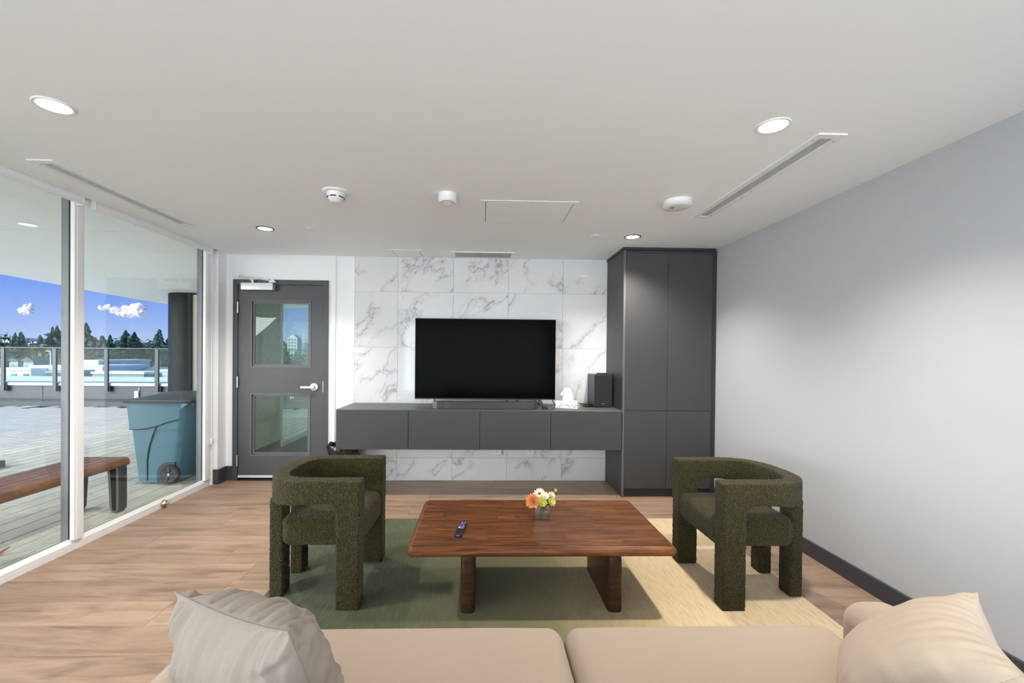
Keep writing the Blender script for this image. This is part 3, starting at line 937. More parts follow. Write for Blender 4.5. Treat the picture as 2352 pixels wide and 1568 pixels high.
# ---- subwoofer and what is around it
sw = thing('subwoofer', 'black box subwoofer at the right end of the console', 'speaker', (1.253, 4.62, 0.843))
MB().box(1.158, 1.345, 4.49, 4.775, 0.847, 1.180, 0.004, 2).build('cabinet', 'black_plastic', sw)
MB().box(1.160, 1.343, 4.482, 4.491, 0.849, 1.178, 0.003, 2).build('front_grille', 'speaker_cloth', sw)
MB().box(1.236, 1.262, 4.480, 4.483, 0.880, 0.884).build('logo', 'logo_grey', sw)
for (x, y_) in ((1.175, 4.51), (1.33, 4.51), (1.175, 4.75), (1.33, 4.75)):
    MB().cyl((x, y_, 0.843), (x, y_, 0.848), 0.008, n=10).build('foot', 'rubber', sw)
rm = MB().box(1.215, 1.325, 4.60, 4.635, 1.1802, 1.194, 0.005, 2)
tag(rm.build('remote_control', 'black_plastic', smooth=True), 'slim black remote lying on top of the subwoofer', 'remote')
rm = MB().box(0.600, 0.650, 4.292, 4.335, 0.8432, 0.858, 0.004, 2)
tag(rm.build('adapter', 'black_plastic', smooth=True), 'small black adapter on the console right of the soundbar', 'adapter')

def squiggle(seed, p0, p1, amp, n=26):
    r = random.Random(seed)
    ph = [r.random() * 6 for _ in range(6)]
    out = []
    for k in range(n):
        t = k / (n - 1)
        e = math.sin(math.pi * t)
        p = Vector(p0).lerp(Vector(p1), t)
        p.x += amp * e * math.sin(7 * t + ph[0]) * 0.6
        p.y += amp * e * math.sin(9 * t + ph[1]) * 0.5
        p.z += abs(amp * e * (0.5 + 0.5 * math.sin(11 * t + ph[2]))) * 0.8
        out.append(p)
    return out
cables = [
    ('thin black cable curling behind the soundbar, furthest left of the tangle', (0.22, 4.50, 0.847), (0.37, 4.44, 0.847), 0.07),
    ('black cable looping up behind the middle of the soundbar tangle', (0.30, 4.46, 0.847), (0.50, 4.50, 0.847), 0.08),
    ('black cable bundle drooping from the right part of the television', (0.44, 4.46, 0.846), (0.62, 4.52, 0.900), 0.05),
    ('black cable running out past the right end of the soundbar', (0.50, 4.47, 0.847), (0.66, 4.40, 0.847), 0.06),
]
for k, (lb, a, b, am) in enumerate(cables):
    tag(MB().tube(squiggle(k + 3, a, b, am), 0.0045, 7).build('cable', 'cable_black', smooth=True), lb, 'cable', 'cables behind the soundbar')
tag(MB().tube([(0.735, 4.56, 0.915), (0.745, 4.54, 0.885), (0.765, 4.50, 0.853), (0.80, 4.47, 0.8475), (0.86, 4.50, 0.8475)], 0.0045, 7).build('cable', 'cable_black', smooth=True),
    'short black cable dropping from the right corner of the television', 'cable')
tag(MB().tube([(1.045, 4.70, 0.8475), (1.01, 4.62, 0.862), (1.03, 4.60, 0.872), (1.08, 4.58, 0.866), (1.13, 4.60, 0.855), (1.157, 4.63, 0.853)], 0.005, 7).build('power_cord', 'cable_black', smooth=True),
    'black power cord arching from behind the tissue box to the subwoofer', 'cord')
tag(MB().tube([(1.06, 4.52, 0.848), (1.10, 4.49, 0.848), (1.15, 4.515, 0.848), (1.10, 4.545, 0.848), (1.07, 4.60, 0.848)], 0.0045, 7).build('power_cord', 'cable_black', smooth=True),
    'loop of black cord lying flat on the console by the subwoofer', 'cord')

# ---- tissue box
tb = thing('tissue_box', 'white tissue box with grey chevron print on the console', 'tissue box', (0.868, 4.425, 0.843), rz=R(-24))
ORG[tb.name] = Vector((0, 0, 0))
MB().box(-0.112, 0.112, -0.058, 0.058, 0.0005, 0.074, 0.002, 1).build('carton', 'tissue_print', tb)
tp = MB()
n = 14
prof = [(0.048, 0.070), (0.044, 0.10), (0.040, 0.13), (0.036, 0.16), (0.040, 0.178), (0.026, 0.196)]
vs_, fs = [], []
for i, (rr, z) in enumerate(prof):
    for k in range(n):
        t = 2 * math.pi * k / n
        wv = 1 + 0.30 * math.sin(3 * t + i * 0.5) + 0.15 * math.sin(5 * t + i)
        vs_.append((rr * wv * math.cos(t) - 0.004 * i + 0.006, 0.018 * wv * math.sin(t), z + 0.012 * math.sin(2 * t + 0.7 * i) * (i > 2)))
for i in range(len(prof) - 1):
    for k in range(n):
        fs.append((i * n + k, i * n + (k + 1) % n, (i + 1) * n + (k + 1) % n, (i + 1) * n + k))
fs.append(tuple((len(prof) - 1) * n + k for k in range(n)))
tp.add(vs_, fs)
tp.add([(0.03, 0.0, 0.16), (0.062, -0.006, 0.148), (0.034, 0.004, 0.135), (0.03, 0.004, 0.16)], [(0, 1, 2), (3, 2, 1)])
tp.add([(-0.05, 0.0, 0.17), (-0.075, -0.006, 0.135), (-0.04, 0.004, 0.120), (-0.045, 0.004, 0.17)], [(0, 1, 2), (3, 2, 1)])
tp.build('tissue', 'paper_white', tb, fix=False)

# ---- wall outlets
for x, lb in ((0.172, 'white wall outlet under the console, left of the pair'), (0.530, 'white wall outlet under the console, right of the pair')):
    ol = thing('wall_outlet', lb, 'outlet', (x, YB - 0.011, 0.345), group='outlets under the console')
    MB().box(x - 0.052, x + 0.046, YB - 0.018, YB - 0.011, 0.285, 0.405, 0.002, 1).build('cover_plate', 'white_plastic', ol)
    MB().box(x - 0.022, x + 0.018, YB - 0.0195, YB - 0.0178, 0.312, 0.378, 0.004, 2).build('socket', 'white_plastic', ol)
    for dz in (0.327, 0.360):
        MB().box(x - 0.010, x - 0.007, YB - 0.0205, YB - 0.0193, dz - 0.005, dz + 0.007).build('slot', 'gasket', ol)
        MB().box(x + 0.004, x + 0.007, YB - 0.0205, YB - 0.0193, dz - 0.005, dz + 0.007).build('slot', 'gasket', ol)
    MB().box(x + 0.046, x + 0.052, YB - 0.024, YB - 0.011, 0.285, 0.40).build('cover_hinge', 'steel', ol)

# ---- waste bin with bag
wbin = thing('waste_bin', 'small waste bin lined with a shiny black bag under the console', 'bin', (-1.43, 4.60, 0))
MB().lathe([(0.105, 0.0), (0.13, 0.03), (0.150, 0.40), (0.140, 0.40), (0.12, 0.05)], (-1.43, 4.60, 0), 36).build('bin_body', 'bin_dark', wbin, smooth=True)
bg_ = []
vs_, fs = [], []
n = 64
for i, (rr, z) in enumerate(((0.136, 0.12), (0.156, 0.20), (0.160, 0.32), (0.168, 0.385), (0.176, 0.412), (0.170, 0.432), (0.152, 0.438), (0.140, 0.40), (0.12, 0.25))):
    for k in range(n):
        t = 2 * math.pi * k / n
        nz = mnoise.noise(Vector((math.cos(t) * 4, math.sin(t) * 4, z * 9)))
        n2 = mnoise.noise(Vector((math.cos(t) * 11, math.sin(t) * 11, z * 14)))
        q = rr + 0.014 * nz + 0.008 * n2
        vs_.append((-1.43 + q * math.cos(t), 4.60 + q * math.sin(t), z + 0.012 * n2 + (0.012 * nz if 3 < i < 7 else 0)))
for i in range(8):
    for k in range(n):
        fs.append((i * n + k, i * n + (k + 1) % n, (i + 1) * n + (k + 1) % n, (i + 1) * n + k))
MB().add(vs_, fs).build('bin_bag', 'bag_black', wbin, smooth=True, fix=False)

# ---- roller blinds
for i, (a, b, lb) in enumerate(((3.19, 4.53, 'rolled-up white roller blind above the window bay nearest the door'), (1.80, 3.09, 'rolled-up white roller blind above the left window bay'))):
    rb = thing('roller_blind', lb, 'blind', (-2.772, (a + b) / 2, 2.37), group='roller blinds above the windows')
    MB().cyl((-2.778, a, CEIL - 0.004), (-2.778, b, CEIL - 0.004), 0.026, n=24).build('roll', 'white_frame', rb, smooth=True)
    MB().box(-2.757, -2.751, a, b, 2.386, CEIL + 0.01, 0.001, 1).build('fabric_drop', 'white_frame', rb)
    MB().cyl((-2.754, a, 2.384), (-2.754, b, 2.384), 0.008, n=12).build('hem_bar', 'white_frame', rb, smooth=True)
    for y_ in (a - 0.006, b):
        MB().box(-2.80, -2.748, y_, y_ + 0.006, 2.375, CEIL + 0.04).build('bracket', 'white_frame', rb)
ch = thing('bead_chain', 'fine white bead chain hanging at the window jamb', 'chain', (-2.77, 4.575, 0.43))
for dy in (-0.012, 0.014):
    MB().tube([(-2.775, 4.573 + dy * 2.2, 2.42), (-2.772, 4.573 + dy, 1.9), (-2.772, 4.573 + dy, 0.47)], 0.0022, 6).build('chain_strand', 'ceiling_fixture', ch, smooth=True)
MB().box(-2.79, -2.765, 4.560, 4.588, 0.43, 0.49, 0.004, 2).build('chain_holder', 'white_plastic', ch, smooth=True)

# ---- door stop on the sill
ds = thing('door_stop', 'round metal door stop fixed on the window sill', 'door stop', (-2.80, 3.935, 0.0))
MB().lathe([(0.030, 0), (0.030, 0.012), (0.024, 0.02), (0.020, 0.028)], (-2.809, 3.935, 0.036), 24, (1, 0, 0)).build('flange', 'brass_steel', ds, smooth=True)
MB().lathe([(0.013, 0.02), (0.013, 0.045), (0.009, 0.050)], (-2.809, 3.935, 0.036), 18, (1, 0, 0)).build('tip', 'steel', ds, smooth=True)
MB().box(-2.809, -2.795, 3.915, 3.955, 0.0, 0.02, 0.003, 2).build('base', 'brass_steel', ds)

# ------------------------------------------------------------------ ceiling fixtures
def downlight(x, y_, label, rad=0.071, dark=False, group='recessed downlights'):
    dl = thing('recessed_downlight', label, 'downlight', (x, y_, CEIL), group=group)
    MB().lathe([(rad, 0.0), (rad, -0.003), (rad - 0.003, -0.006), (rad - 0.012, -0.005), (rad - 0.013, 0.0)], (x, y_, CEIL), 48).build('trim_ring', 'recess_shade' if dark else 'white_plastic', dl, smooth=True)  # dark rings carry the recess shade in their colour
    MB().lathe([(rad - 0.012, -0.0005), (rad - 0.014, -0.0035), (0.001, -0.0045)], (x, y_, CEIL), 40).build('lens', 'lens_light', dl, smooth=True)
    ld = bpy.data.lights.new('downlight_lamp', 'SPOT')
    ld.energy = SPOT_W
    ld.color = SPOT_COL
    ld.spot_size = R(128)
    ld.spot_blend = 0.75
    ld.shadow_soft_size = 0.045
    lo = bpy.data.objects.new('downlight_lamp', ld)
    COL.objects.link(lo)
    lo.parent = dl
    lo.location = (0, 0, -0.012)
    return dl
downlight(-1.857, 1.945, 'recessed downlight in the ceiling at upper left, nearest the windows')
downlight(1.316, 1.968, 'recessed downlight left of the right-hand slot diffuser')
downlight(-1.855, 3.776, 'small-looking recessed downlight above the door end of the room', dark=True)
downlight(1.317, 3.841, 'recessed downlight with recess shade painted on its rim in front of the tall cabinet', dark=True)
def slot_diffuser(x0, x1, y0, y1, label, n=6):
    sd = thing('slot_diffuser', label, 'vent', ((x0 + x1) / 2, (y0 + y1) / 2, CEIL), group='long slot diffusers in the ceiling')
    ix0, ix1, iy0, iy1 = x0 + 0.036, x1 - 0.036, y0 + 0.040, y1 - 0.040
    fr = MB()
    for (a, b, c, d) in ((x0, ix0, y0, y1), (ix1, x1, y0, y1), (ix0, ix1, y0, iy0), (ix0, ix1, iy1, y1)):
        fr.box(a, b, c, d, CEIL - 0.007, CEIL)
    fr.build('frame', 'ceiling_fixture', sd)
    MB().box(ix0, ix1, iy0, iy1, CEIL - 0.0012, CEIL).build('backing', 'slot_dark', sd)
    sl = MB()
    st = (ix1 - ix0) / n
    for k in range(n):
        sl.box(ix0 + k * st + st * 0.5, ix0 + (k + 1) * st, iy0, iy1, CEIL - 0.0036, CEIL - 0.0022)
    o = sl.build('slats', 'ceiling_fixture', sd)
    o['kind'] = 'stuff'
    for k in range(4):
        yy = y0 + 0.06 + k * (y1 - y0 - 0.12) / 3
        for xx in (x0 + 0.018, x1 - 0.018):
            MB().cyl((xx, yy, CEIL - 0.0085), (xx, yy, CEIL - 0.0065), 0.005, n=10).build('screw', 'steel', sd)
slot_diffuser(-2.530, -2.389, 2.492, 3.718, 'long slot diffuser in the ceiling beside the windows')
slot_diffuser(1.572, 1.712, 2.024, 3.277, 'long slot diffuser in the ceiling near the right wall')

def flush_panel(x0, x1, y0, y1, label, name='access_panel'):
    ap = thing(name, label, 'access panel', ((x0 + x1) / 2, (y0 + y1) / 2, CEIL))
    w = 0.032
    fr = MB()
    for (a, b, c, d) in ((x0, x0 + w, y0, y1), (x1 - w, x1, y0, y1), (x0 + w, x1 - w, y0, y0 + w), (x0 + w, x1 - w, y1 - w, y1)):
        fr.box(a, b, c, d, CEIL - 0.0028, CEIL, 0.0006, 1)
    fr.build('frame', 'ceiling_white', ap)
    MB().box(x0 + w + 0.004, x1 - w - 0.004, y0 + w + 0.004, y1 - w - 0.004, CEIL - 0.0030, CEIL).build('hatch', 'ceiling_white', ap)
    MB().box(x0 + w, x1 - w, y0 + w, y1 - w, CEIL - 0.0018, CEIL).build('gap', 'slot_dark', ap)
flush_panel(-0.02, 0.658, 2.995, 3.51, 'large flush white access panel in the middle of the ceiling')
flush_panel(-0.963, -0.619, 4.447, YB - 0.013, 'small flush access panel in the ceiling at the marble wall')

gr = thing('return_grille', 'louvred return air grille in the ceiling at the marble wall', 'vent', (0, 4.63, CEIL))
fr = MB()
for (a, b, c, d) in ((-0.335, -0.300, 4.490, 4.776), (0.292, 0.327, 4.490, 4.776), (-0.300, 0.292, 4.490, 4.515), (-0.300, 0.292, 4.752, 4.776)):
    fr.box(a, b, c, d, CEIL - 0.008, CEIL)
fr.build('frame', 'white_plastic', gr)
MB().box(-0.300, 0.292, 4.515, 4.752, CEIL - 0.001, CEIL).build('backing', 'slot_dark', gr)
sl = MB()
for k in range(46):
    x = -0.300 + 0.592 * (k + 0.5) / 46
    sl.box(x - 0.0032, x + 0.0032, 4.515, 4.752, CEIL - 0.0045, CEIL - 0.002)
sl.build('louvres', 'white_plastic', gr)['kind'] = 'stuff'

sm = thing('smoke_detector', 'white conical smoke detector with dark slots on the ceiling', 'smoke detector', (-0.968, 2.894, CEIL))
MB().lathe([(0.083, 0), (0.083, -0.006), (0.078, -0.010), (0.060, -0.014), (0.056, -0.030), (0.050, -0.045), (0.034, -0.068), (0.020, -0.073), (0.001, -0.073)], (-0.968, 2.894, CEIL), 48).build('housing', 'white_plastic', sm, smooth=True)
for k in range(6):
    t0 = R(-90 + 60 * k)
    pts = [(-0.968 + 0.0525 * math.cos(t0 + R(a)), 2.894 + 0.0525 * math.sin(t0 + R(a)), CEIL - 0.041) for a in range(-21, 22, 3)]
    MB().tube(pts, 0.0035, 6).build('slot', 'gasket', sm, smooth=True)
ha = thing('heat_detector', 'small round white detector at the centre of the ceiling', 'smoke detector', (-0.240, 2.902, CEIL))
MB().lathe([(0.060, 0), (0.060, -0.026), (0.0585, -0.028), (0.060, -0.030), (0.060, -0.046), (0.052, -0.056), (0.001, -0.058)], (-0.240, 2.902, CEIL), 40).build('housing', 'white_plastic', ha, smooth=True)
MB().tube([(-0.240 + 0.022 * math.cos(k * math.pi / 8), 2.902 + 0.022 * math.sin(k * math.pi / 8), CEIL - 0.058) for k in range(16)], 0.002, 5, True).build('ring', 'ceiling_fixture', ha)
co = thing('carbon_monoxide_alarm', 'flat round white alarm left of the right-hand slot diffuser', 'smoke detector', (1.317, 2.95, CEIL))
MB().lathe([(0.092, 0), (0.092, -0.018), (0.0905, -0.020), (0.095, -0.022), (0.095, -0.030), (0.084, -0.042), (0.068, -0.045), (0.001, -0.045)], (1.317, 2.95, CEIL), 48).build('housing', 'white_plastic', co, smooth=True)
for (a, b) in ((-0.05, -0.02), (-0.035, -0.02), (-0.05, 0.0), (-0.035, 0.0)):
    MB().box(1.317 + a, 1.317 + a + 0.008, 2.95 + b, 2.95 + b + 0.012, CEIL - 0.0462, CEIL - 0.0445).build('vent_hole', 'slot_dark', co)
for (x, y_, lb) in ((-1.486, 3.767, 'small round sprinkler cover in the ceiling above the door'), (0.988, 3.826, 'small round sprinkler cover in the ceiling left of the cabinet')):
    sp = MB().lathe([(0.034, 0), (0.034, -0.005), (0.046, -0.005), (0.046, -0.008), (0.001, -0.009)], (x, y_, CEIL), 32)
    tag(sp.build('sprinkler_cover', 'ceiling_fixture', smooth=True), lb, 'sprinkler', 'sprinkler covers')

# ------------------------------------------------------------------ rug
RX0, RX1, RY0, RY1 = -1.215, 1.838, 1.20, 3.635
rg = MB().rbox(RX0, RX1, RY0, RY1, 0.0, 0.013, 0.005, n=2, mid=20)
tag(rg.build('rug', 'rug', smooth=True), 'large rug shading from green on the left to beige on the right', 'rug')

# ------------------------------------------------------------------ coffee table
RT = 0.013
ct = thing('coffee_table', 'low dark wooden coffee table with rounded edges on the rug', 'table', (0.317, 2.57, RT))
x0, x1, y0, y1 = -0.378, 1.010, 2.188, 2.950
zt, zb = 0.4012, 0.354
tt = MB()
prof = [(0.0, zt), (0.012, zt - 0.002), (0.026, zt - 0.010), (0.034, zt - 0.021), (0.035, zt - 0.030), (0.030, zt - 0.041), (0.022, zb), (0.0, zb)]
vs_, fs = [], []
rc = 0.010
for (e, z) in prof:
    ring = []
    for (cx, cy, a0) in ((x1, y1, 0), (x0, y1, 90), (x0, y0, 180), (x1, y0, 270)):
        sx = -1 if cx > 0.3 else 1
        sy = -1 if cy > 2.5 else 1
        px, py = cx + sx * 0.04, cy + sy * 0.04
        for k in range(6):
            t = R(a0 + 18 * k)
            rr = rc + e - 0.005
            ring.append((px + rr * math.cos(t), py + rr * math.sin(t), z))
    vs_ += ring
n = 24
for i in range(len(prof) - 1):
    for k in range(n):
        fs.append((i * n + k, i * n + (k + 1) % n, (i + 1) * n + (k + 1) % n, (i + 1) * n + k))
fs += [tuple(range(n)), tuple((len(prof) - 1) * n + k for k in range(n))]
top = tt.add(vs_, fs).build('tabletop', 'table_wood', ct, smooth=True)
# staves of the top
sx0, sx1, sy0, sy1 = x0 + 0.030, x1 - 0.030, y0 + 0.030, y1 - 0.030
rows = 10
rw = (sy1 - sy0) / rows
for r_ in range(rows):
    x = sx0
    first = True
    while x < sx1 - 0.001:
        L = rng.uniform(0.22, 0.62) if not first else rng.uniform(0.12, 0.5)
        e = x + L
        if sx1 - e < 0.12:
            e = sx1
        MB().box(x, e - 0.0006, sy0 + r_ * rw, sy0 + (r_ + 1) * rw - 0.0006, zt - 0.004, zt + 0.0015, 0.0005, 1).build('stave', 'table_wood', top)
        x = e
        first = False
for (a, b) in ((-0.105, -0.028), (0.680, 0.757)):
    poly = []
    fy, by = 2.293, 2.790
    for k in range(9):
        t = R(90 * k / 8)
        poly.append((fy + 0.075 * (1 - math.cos(t)), 0.215 + 0.14 * math.sin(t)))
    poly = [(fy, RT)] + poly
    back = [(fy + by - u, v) for (u, v) in poly][::-1]
    bm = bmesh.new()
    tmp = MB().prism(poly + back, a, b, 'x').mesh('t')
    bm.from_mesh(tmp)
    bmesh.ops.recalc_face_normals(bm, faces=bm.faces)
    ed = [e for e in bm.edges if all(abs(v.co.x - a) < 1e-6 for v in e.verts) or all(abs(v.co.x - b) < 1e-6 for v in e.verts)]
    ed = [e for e in ed if not all(v.co.z < RT + 1e-5 for v in e.verts)]
    bmesh.ops.bevel(bm, geom=ed, offset=0.026, segments=4, profile=0.5, affect='EDGES', clamp_overlap=True)
    MB().addbm(bm).build('leg', 'table_leg_wood', ct, smooth=True)

# ---- remote on the table
ZT = zt + 0.0015
rc_ = thing('remote_control', 'small black streaming remote with purple pad on the table', 'remote', (-0.109, 2.41, ZT), rz=R(-8))
ORG[rc_.name] = Vector((0, 0, 0))
MB().rbox(-0.0195, 0.0195, -0.090, 0.082, 0.0004, 0.018, 0.008, n=3, mid=4).build('body', 'black_plastic', rc_, smooth=True)
MB().box(-0.015, 0.015, 0.040, 0.054, 0.0175, 0.0195, 0.003, 2).build('direction_pad', 'button_purple', rc_)
MB().box(-0.007, 0.007, 0.030, 0.064, 0.0175, 0.0196, 0.003, 2).build('direction_pad', 'button_purple', rc_)
for (x, y_) in ((-0.010, 0.073), (0.011, 0.073), (-0.009, 0.022), (0.010, 0.022), (0.0, 0.012), (0.013, 0.011), (-0.012, 0.011)):
    MB().cyl((x, y_, 0.0175), (x, y_, 0.0192), 0.0028, n=8).build('button', 'button_white', rc_)
MB().box(-0.014, -0.001, -0.010, 0.001, 0.0175, 0.0192, 0.001, 1).build('button', 'button_cream', rc_)
MB().box(0.002, 0.015, -0.013, 0.001, 0.0175, 0.0192, 0.001, 1).build('button', 'button_blue', rc_)
MB().box(-0.009, 0.010, -0.0955, -0.089, 0.006, 0.011).build('loop_tag', 'button_purple', rc_)

# ---- vase with flowers
VX, VY = 0.360, 2.603
va = thing('vase', 'square clear glass vase holding the flowers on the table', 'vase', (VX, VY, ZT))
h = 0.044
vm = MB()
vm.box(VX - h, VX + h, VY - h, VY + h, ZT + 0.0002, ZT + 0.010)
for s in (-1, 1):
    vm.box(VX + s * h - 0.0025, VX + s * h + 0.0025, VY - h, VY + h, ZT + 0.010, ZT + 0.088)
    vm.box(VX - h, VX + h, VY + s * h - 0.0025, VY + s * h + 0.0025, ZT + 0.010, ZT + 0.088)
vm.build('glass_body', 'vase_glass', va)
MB().box(VX - h + 0.004, VX + h - 0.004, VY - h + 0.004, VY + h - 0.004, ZT + 0.011, ZT + 0.048).build('water', 'water', va)

def petal(mb, c, out, up, L, W, lift, tipup=0.3):
    side = out.cross(up).normalized()
    P = lambda a, b, z: tuple(c + out * a + side * b + up * z)
    mb.add([P(0.1 * L, -0.15 * W, 0), P(0.1 * L, 0.15 * W, 0), P(0.55 * L, 0.5 * W, lift * 0.6), P(0.95 * L, 0.28 * W, lift), P(L, 0, lift + tipup * 0.01), P(0.95 * L, -0.28 * W, lift), P(0.55 * L, -0.5 * W, lift * 0.6), P(0.55 * L, 0, lift * 0.35)],
           [(0, 1, 7), (1, 2, 7), (2, 3, 7), (3, 4, 7), (4, 5, 7), (5, 6, 7), (6, 0, 7)])
def flower(name, label, c, face, rad, mat, layers, eye=None, seed=0, cup=0.0):
    r = random.Random(seed)
    c = Vector(c)
    up = Vector(face).normalized()
    a = up.orthogonal().normalized()
    b = up.cross(a)
    f = thing(name, label, 'flower', tuple(c), group='flowers in the glass vase')
    pm = MB()
    for li, (n_, sc, lf) in enumerate(layers):
        for k in range(n_):
            t = 2 * math.pi * (k + 0.5 * (li % 2)) / n_ + r.uniform(-0.1, 0.1)
            o_ = a * math.cos(t) + b * math.sin(t)
            petal(pm, c + up * (0.002 * li), o_, up, rad * sc * r.uniform(0.88, 1.1), rad * sc * 5.0 / n_ * r.uniform(0.9, 1.2), rad * lf * r.uniform(0.8, 1.2))
    pm.build('petals', mat, f, fix=False)
    if eye:
        MB().lathe([(0.25 * rad, 0.002), (0.22 * rad, 0.006), (0.1 * rad, 0.009), (0.001, 0.009)], c, 16, up).build('flower_centre', eye, f, smooth=True)
    foot = Vector((VX + r.uniform(-0.025, 0.025), VY + r.uniform(-0.025, 0.025), ZT + 0.013))
    neck = Vector((VX + (c.x - VX) * 0.5, VY + (c.y - VY) * 0.5, ZT + 0.088))
    neck.x = max(VX - 0.034, min(VX + 0.034, neck.x))
    MB().tube([foot, foot.lerp(neck, 0.6), neck, neck.lerp(c, 0.6) + Vector((0, 0, 0.004)), c - up * 0.001], 0.0018, 6).build('stem', 'stem_green', f, smooth=True)
    lv = MB()
    for k in range(3):
        p = neck + Vector((r.uniform(-0.012, 0.012), r.uniform(-0.012, 0.012), r.uniform(-0.03, 0.012)))
        o_ = Vector((r.uniform(-1, 1), r.uniform(-1, 1), r.uniform(-0.2, 0.6))).normalized()
        petal(lv, p, o_, o_.orthogonal().normalized(), 0.035, 0.020, 0.004)
    lv.build('leaves', 'leaf_green', f, fix=False)
    return f
flower('gerbera', 'orange gerbera drooping over the left side of the vase', (VX - 0.055, VY - 0.030, ZT + 0.108), (-0.55, -0.75, 0.35), 0.046, 'petal_orange', [(16, 1.0, 0.05), (14, 0.8, 0.22), (12, 0.6, 0.4), (9, 0.4, 0.5)], seed=1)
flower('daisy', 'cream daisy with dark red centre at the top of the bouquet', (VX - 0.010, VY + 0.012, ZT + 0.138), (-0.15, -0.55, 0.8), 0.038, 'petal_cream', [(18, 1.0, 0.12), (14, 0.8, 0.25)], eye='flower_eye', seed=2)
flower('rose', 'small white rose near the middle of the bouquet', (VX + 0.022, VY - 0.012, ZT + 0.128), (0.1, -0.7, 0.7), 0.024, 'petal_white', [(7, 1.0, 0.35), (6, 0.8, 0.7), (5, 0.55, 0.9)], seed=3)
flower('chrysanthemum', 'lime green chrysanthemum at the front of the bouquet', (VX + 0.000, VY - 0.042, ZT + 0.104), (0.0, -0.8, 0.55), 0.030, 'petal_lime', [(13, 1.0, 0.2), (11, 0.8, 0.45), (8, 0.5, 0.6)], seed=4)
flower('rose', 'cream rose at the right of the bouquet', (VX + 0.058, VY + 0.005, ZT + 0.128), (0.5, -0.6, 0.6), 0.025, 'petal_cream', [(8, 1.0, 0.3), (6, 0.75, 0.6), (5, 0.5, 0.8)], seed=5)
flower('carnation', 'peach and lime carnation at the lower right of the bouquet', (VX + 0.056, VY - 0.028, ZT + 0.104), (0.45, -0.75, 0.45), 0.027, 'petal_lime', [(11, 1.0, 0.2), (9, 0.8, 0.45)], eye='petal_peach', seed=6)
flower('bud', 'single pale green bud sticking out at upper right of the bouquet', (VX + 0.084, VY + 0.02, ZT + 0.148), (0.5, -0.1, 0.9), 0.012, 'petal_lime', [(5, 1.0, 1.2), (4, 0.8, 1.4)], seed=7)

# ------------------------------------------------------------------ armchairs (local: x = front to back, y = side)
def chair_parts(par):
    band = MB()
    path = [(0.0, -0.2675, 0.100, 0.562), (0.10, -0.2675, 0.100, 0.562), (0.20, -0.2675, 0.100, 0.560)]
    u0, a_, b_, ne = 0.265, 0.238, 0.2675, 2.8
    for k in range(0, 33):
        t = R(-90 + 180 * k / 32)
        cu = max(0.0, math.cos(t)) ** (2 / ne)
        sv = math.copysign(abs(math.sin(t)) ** (2 / ne), math.sin(t))
        w = 0.100 - 0.012 * cu
        path.append((u0 + a_ * cu, b_ * sv, w, 0.560 - 0.024 * cu))
    path += [(0.20, 0.2675, 0.100, 0.560), (0.10, 0.2675, 0.100, 0.562), (0.0, 0.2675, 0.100, 0.562)]
    vs_, fs = [], []
    N = len(path)
    for i, (u, v, w, zb_) in enumerate(path):
        p0, p1 = path[max(0, i - 1)], path[min(N - 1, i + 1)]
        d = Vector((p1[0] - p0[0], p1[1] - p0[1])).normalized()
        nn = Vector((d.y, -d.x))
        for (s, z) in ((1, zb_), (1, 0.683), (-1, 0.683), (-1, zb_)):
            vs_.append((u + nn.x * w / 2 * s, v + nn.y * w / 2 * s, z))
    for i in range(N - 1):
        for k in range(4):
            fs.append((i * 4 + k, i * 4 + (k + 1) % 4, i * 4 + 4 + (k + 1) % 4, i * 4 + 4 + k))
    fs += [(3, 2, 1, 0), tuple((N - 1) * 4 + k for k in range(4))]
    band.add(vs_, fs)
    for s in (-1, 1):
        y0_, y1_ = sorted((s * 0.2175, s * 0.3175))
        band.box(0.0, 0.130, y0_, y1_, 0.40, 0.683)
        fil = [(0.13, 0.563), (0.13, 0.512)] + [(0.18 - 0.05 * math.cos(R(q)), 0.512 + 0.05 * math.sin(R(q))) for q in (20, 45, 70)] + [(0.18, 0.563)]
        band.prism(fil, y0_, y1_, 'y')
    link('backrest', remesh(band, 'backrest', 0.0062, 16, 0.0070, 0.008), 'boucle', par)
    fl_ = remesh(MB().box(0.0012, 0.1288, 0.2187, 0.3163, 0.0, 0.43), 'leg', 0.0062, 10, 0.0065, 0.008)
    fl2 = remesh(MB().box(0.0012, 0.1288, -0.3163, -0.2187, 0.0, 0.43), 'leg', 0.0062, 10, 0.0065, 0.008)
    bl = remesh(MB().box(0.460, 0.537, 0.085, 0.185, 0.0, 0.552), 'leg', 0.0062, 10, 0.0065, 0.008)
    bl2 = remesh(MB().box(0.460, 0.537, -0.185, -0.085, 0.0, 0.552), 'leg', 0.0062, 10, 0.0065, 0.008)
    for me in (fl_, fl2, bl, bl2):
        link('leg', me, 'boucle', par)
    seat = MB().rbox(0.006, 0.452, -0.240, 0.240, 0.302, 0.470, 0.045, puff=0.008)
    link('seat', remesh(seat, 'seat', 0.0062, 4, 0.0065, 0.008), 'boucle', par)
chR = thing('armchair', 'olive green boucle armchair on the right, by the grey wall', 'armchair', (1.295, 2.6125, RT), 0.0, 'boucle armchairs facing each other across the table')
ORG[chR.name] = Vector((0, 0, 0))
chair_parts(chR)
chL = copy_tree(chR)
chL.location = (-0.640, 2.640, RT)
chL.rotation_euler = (0, 0, math.pi)
chL['label'] = 'dark green boucle armchair on the left, on the green part of the rug'
chR.location.z = chL.location.z = RT

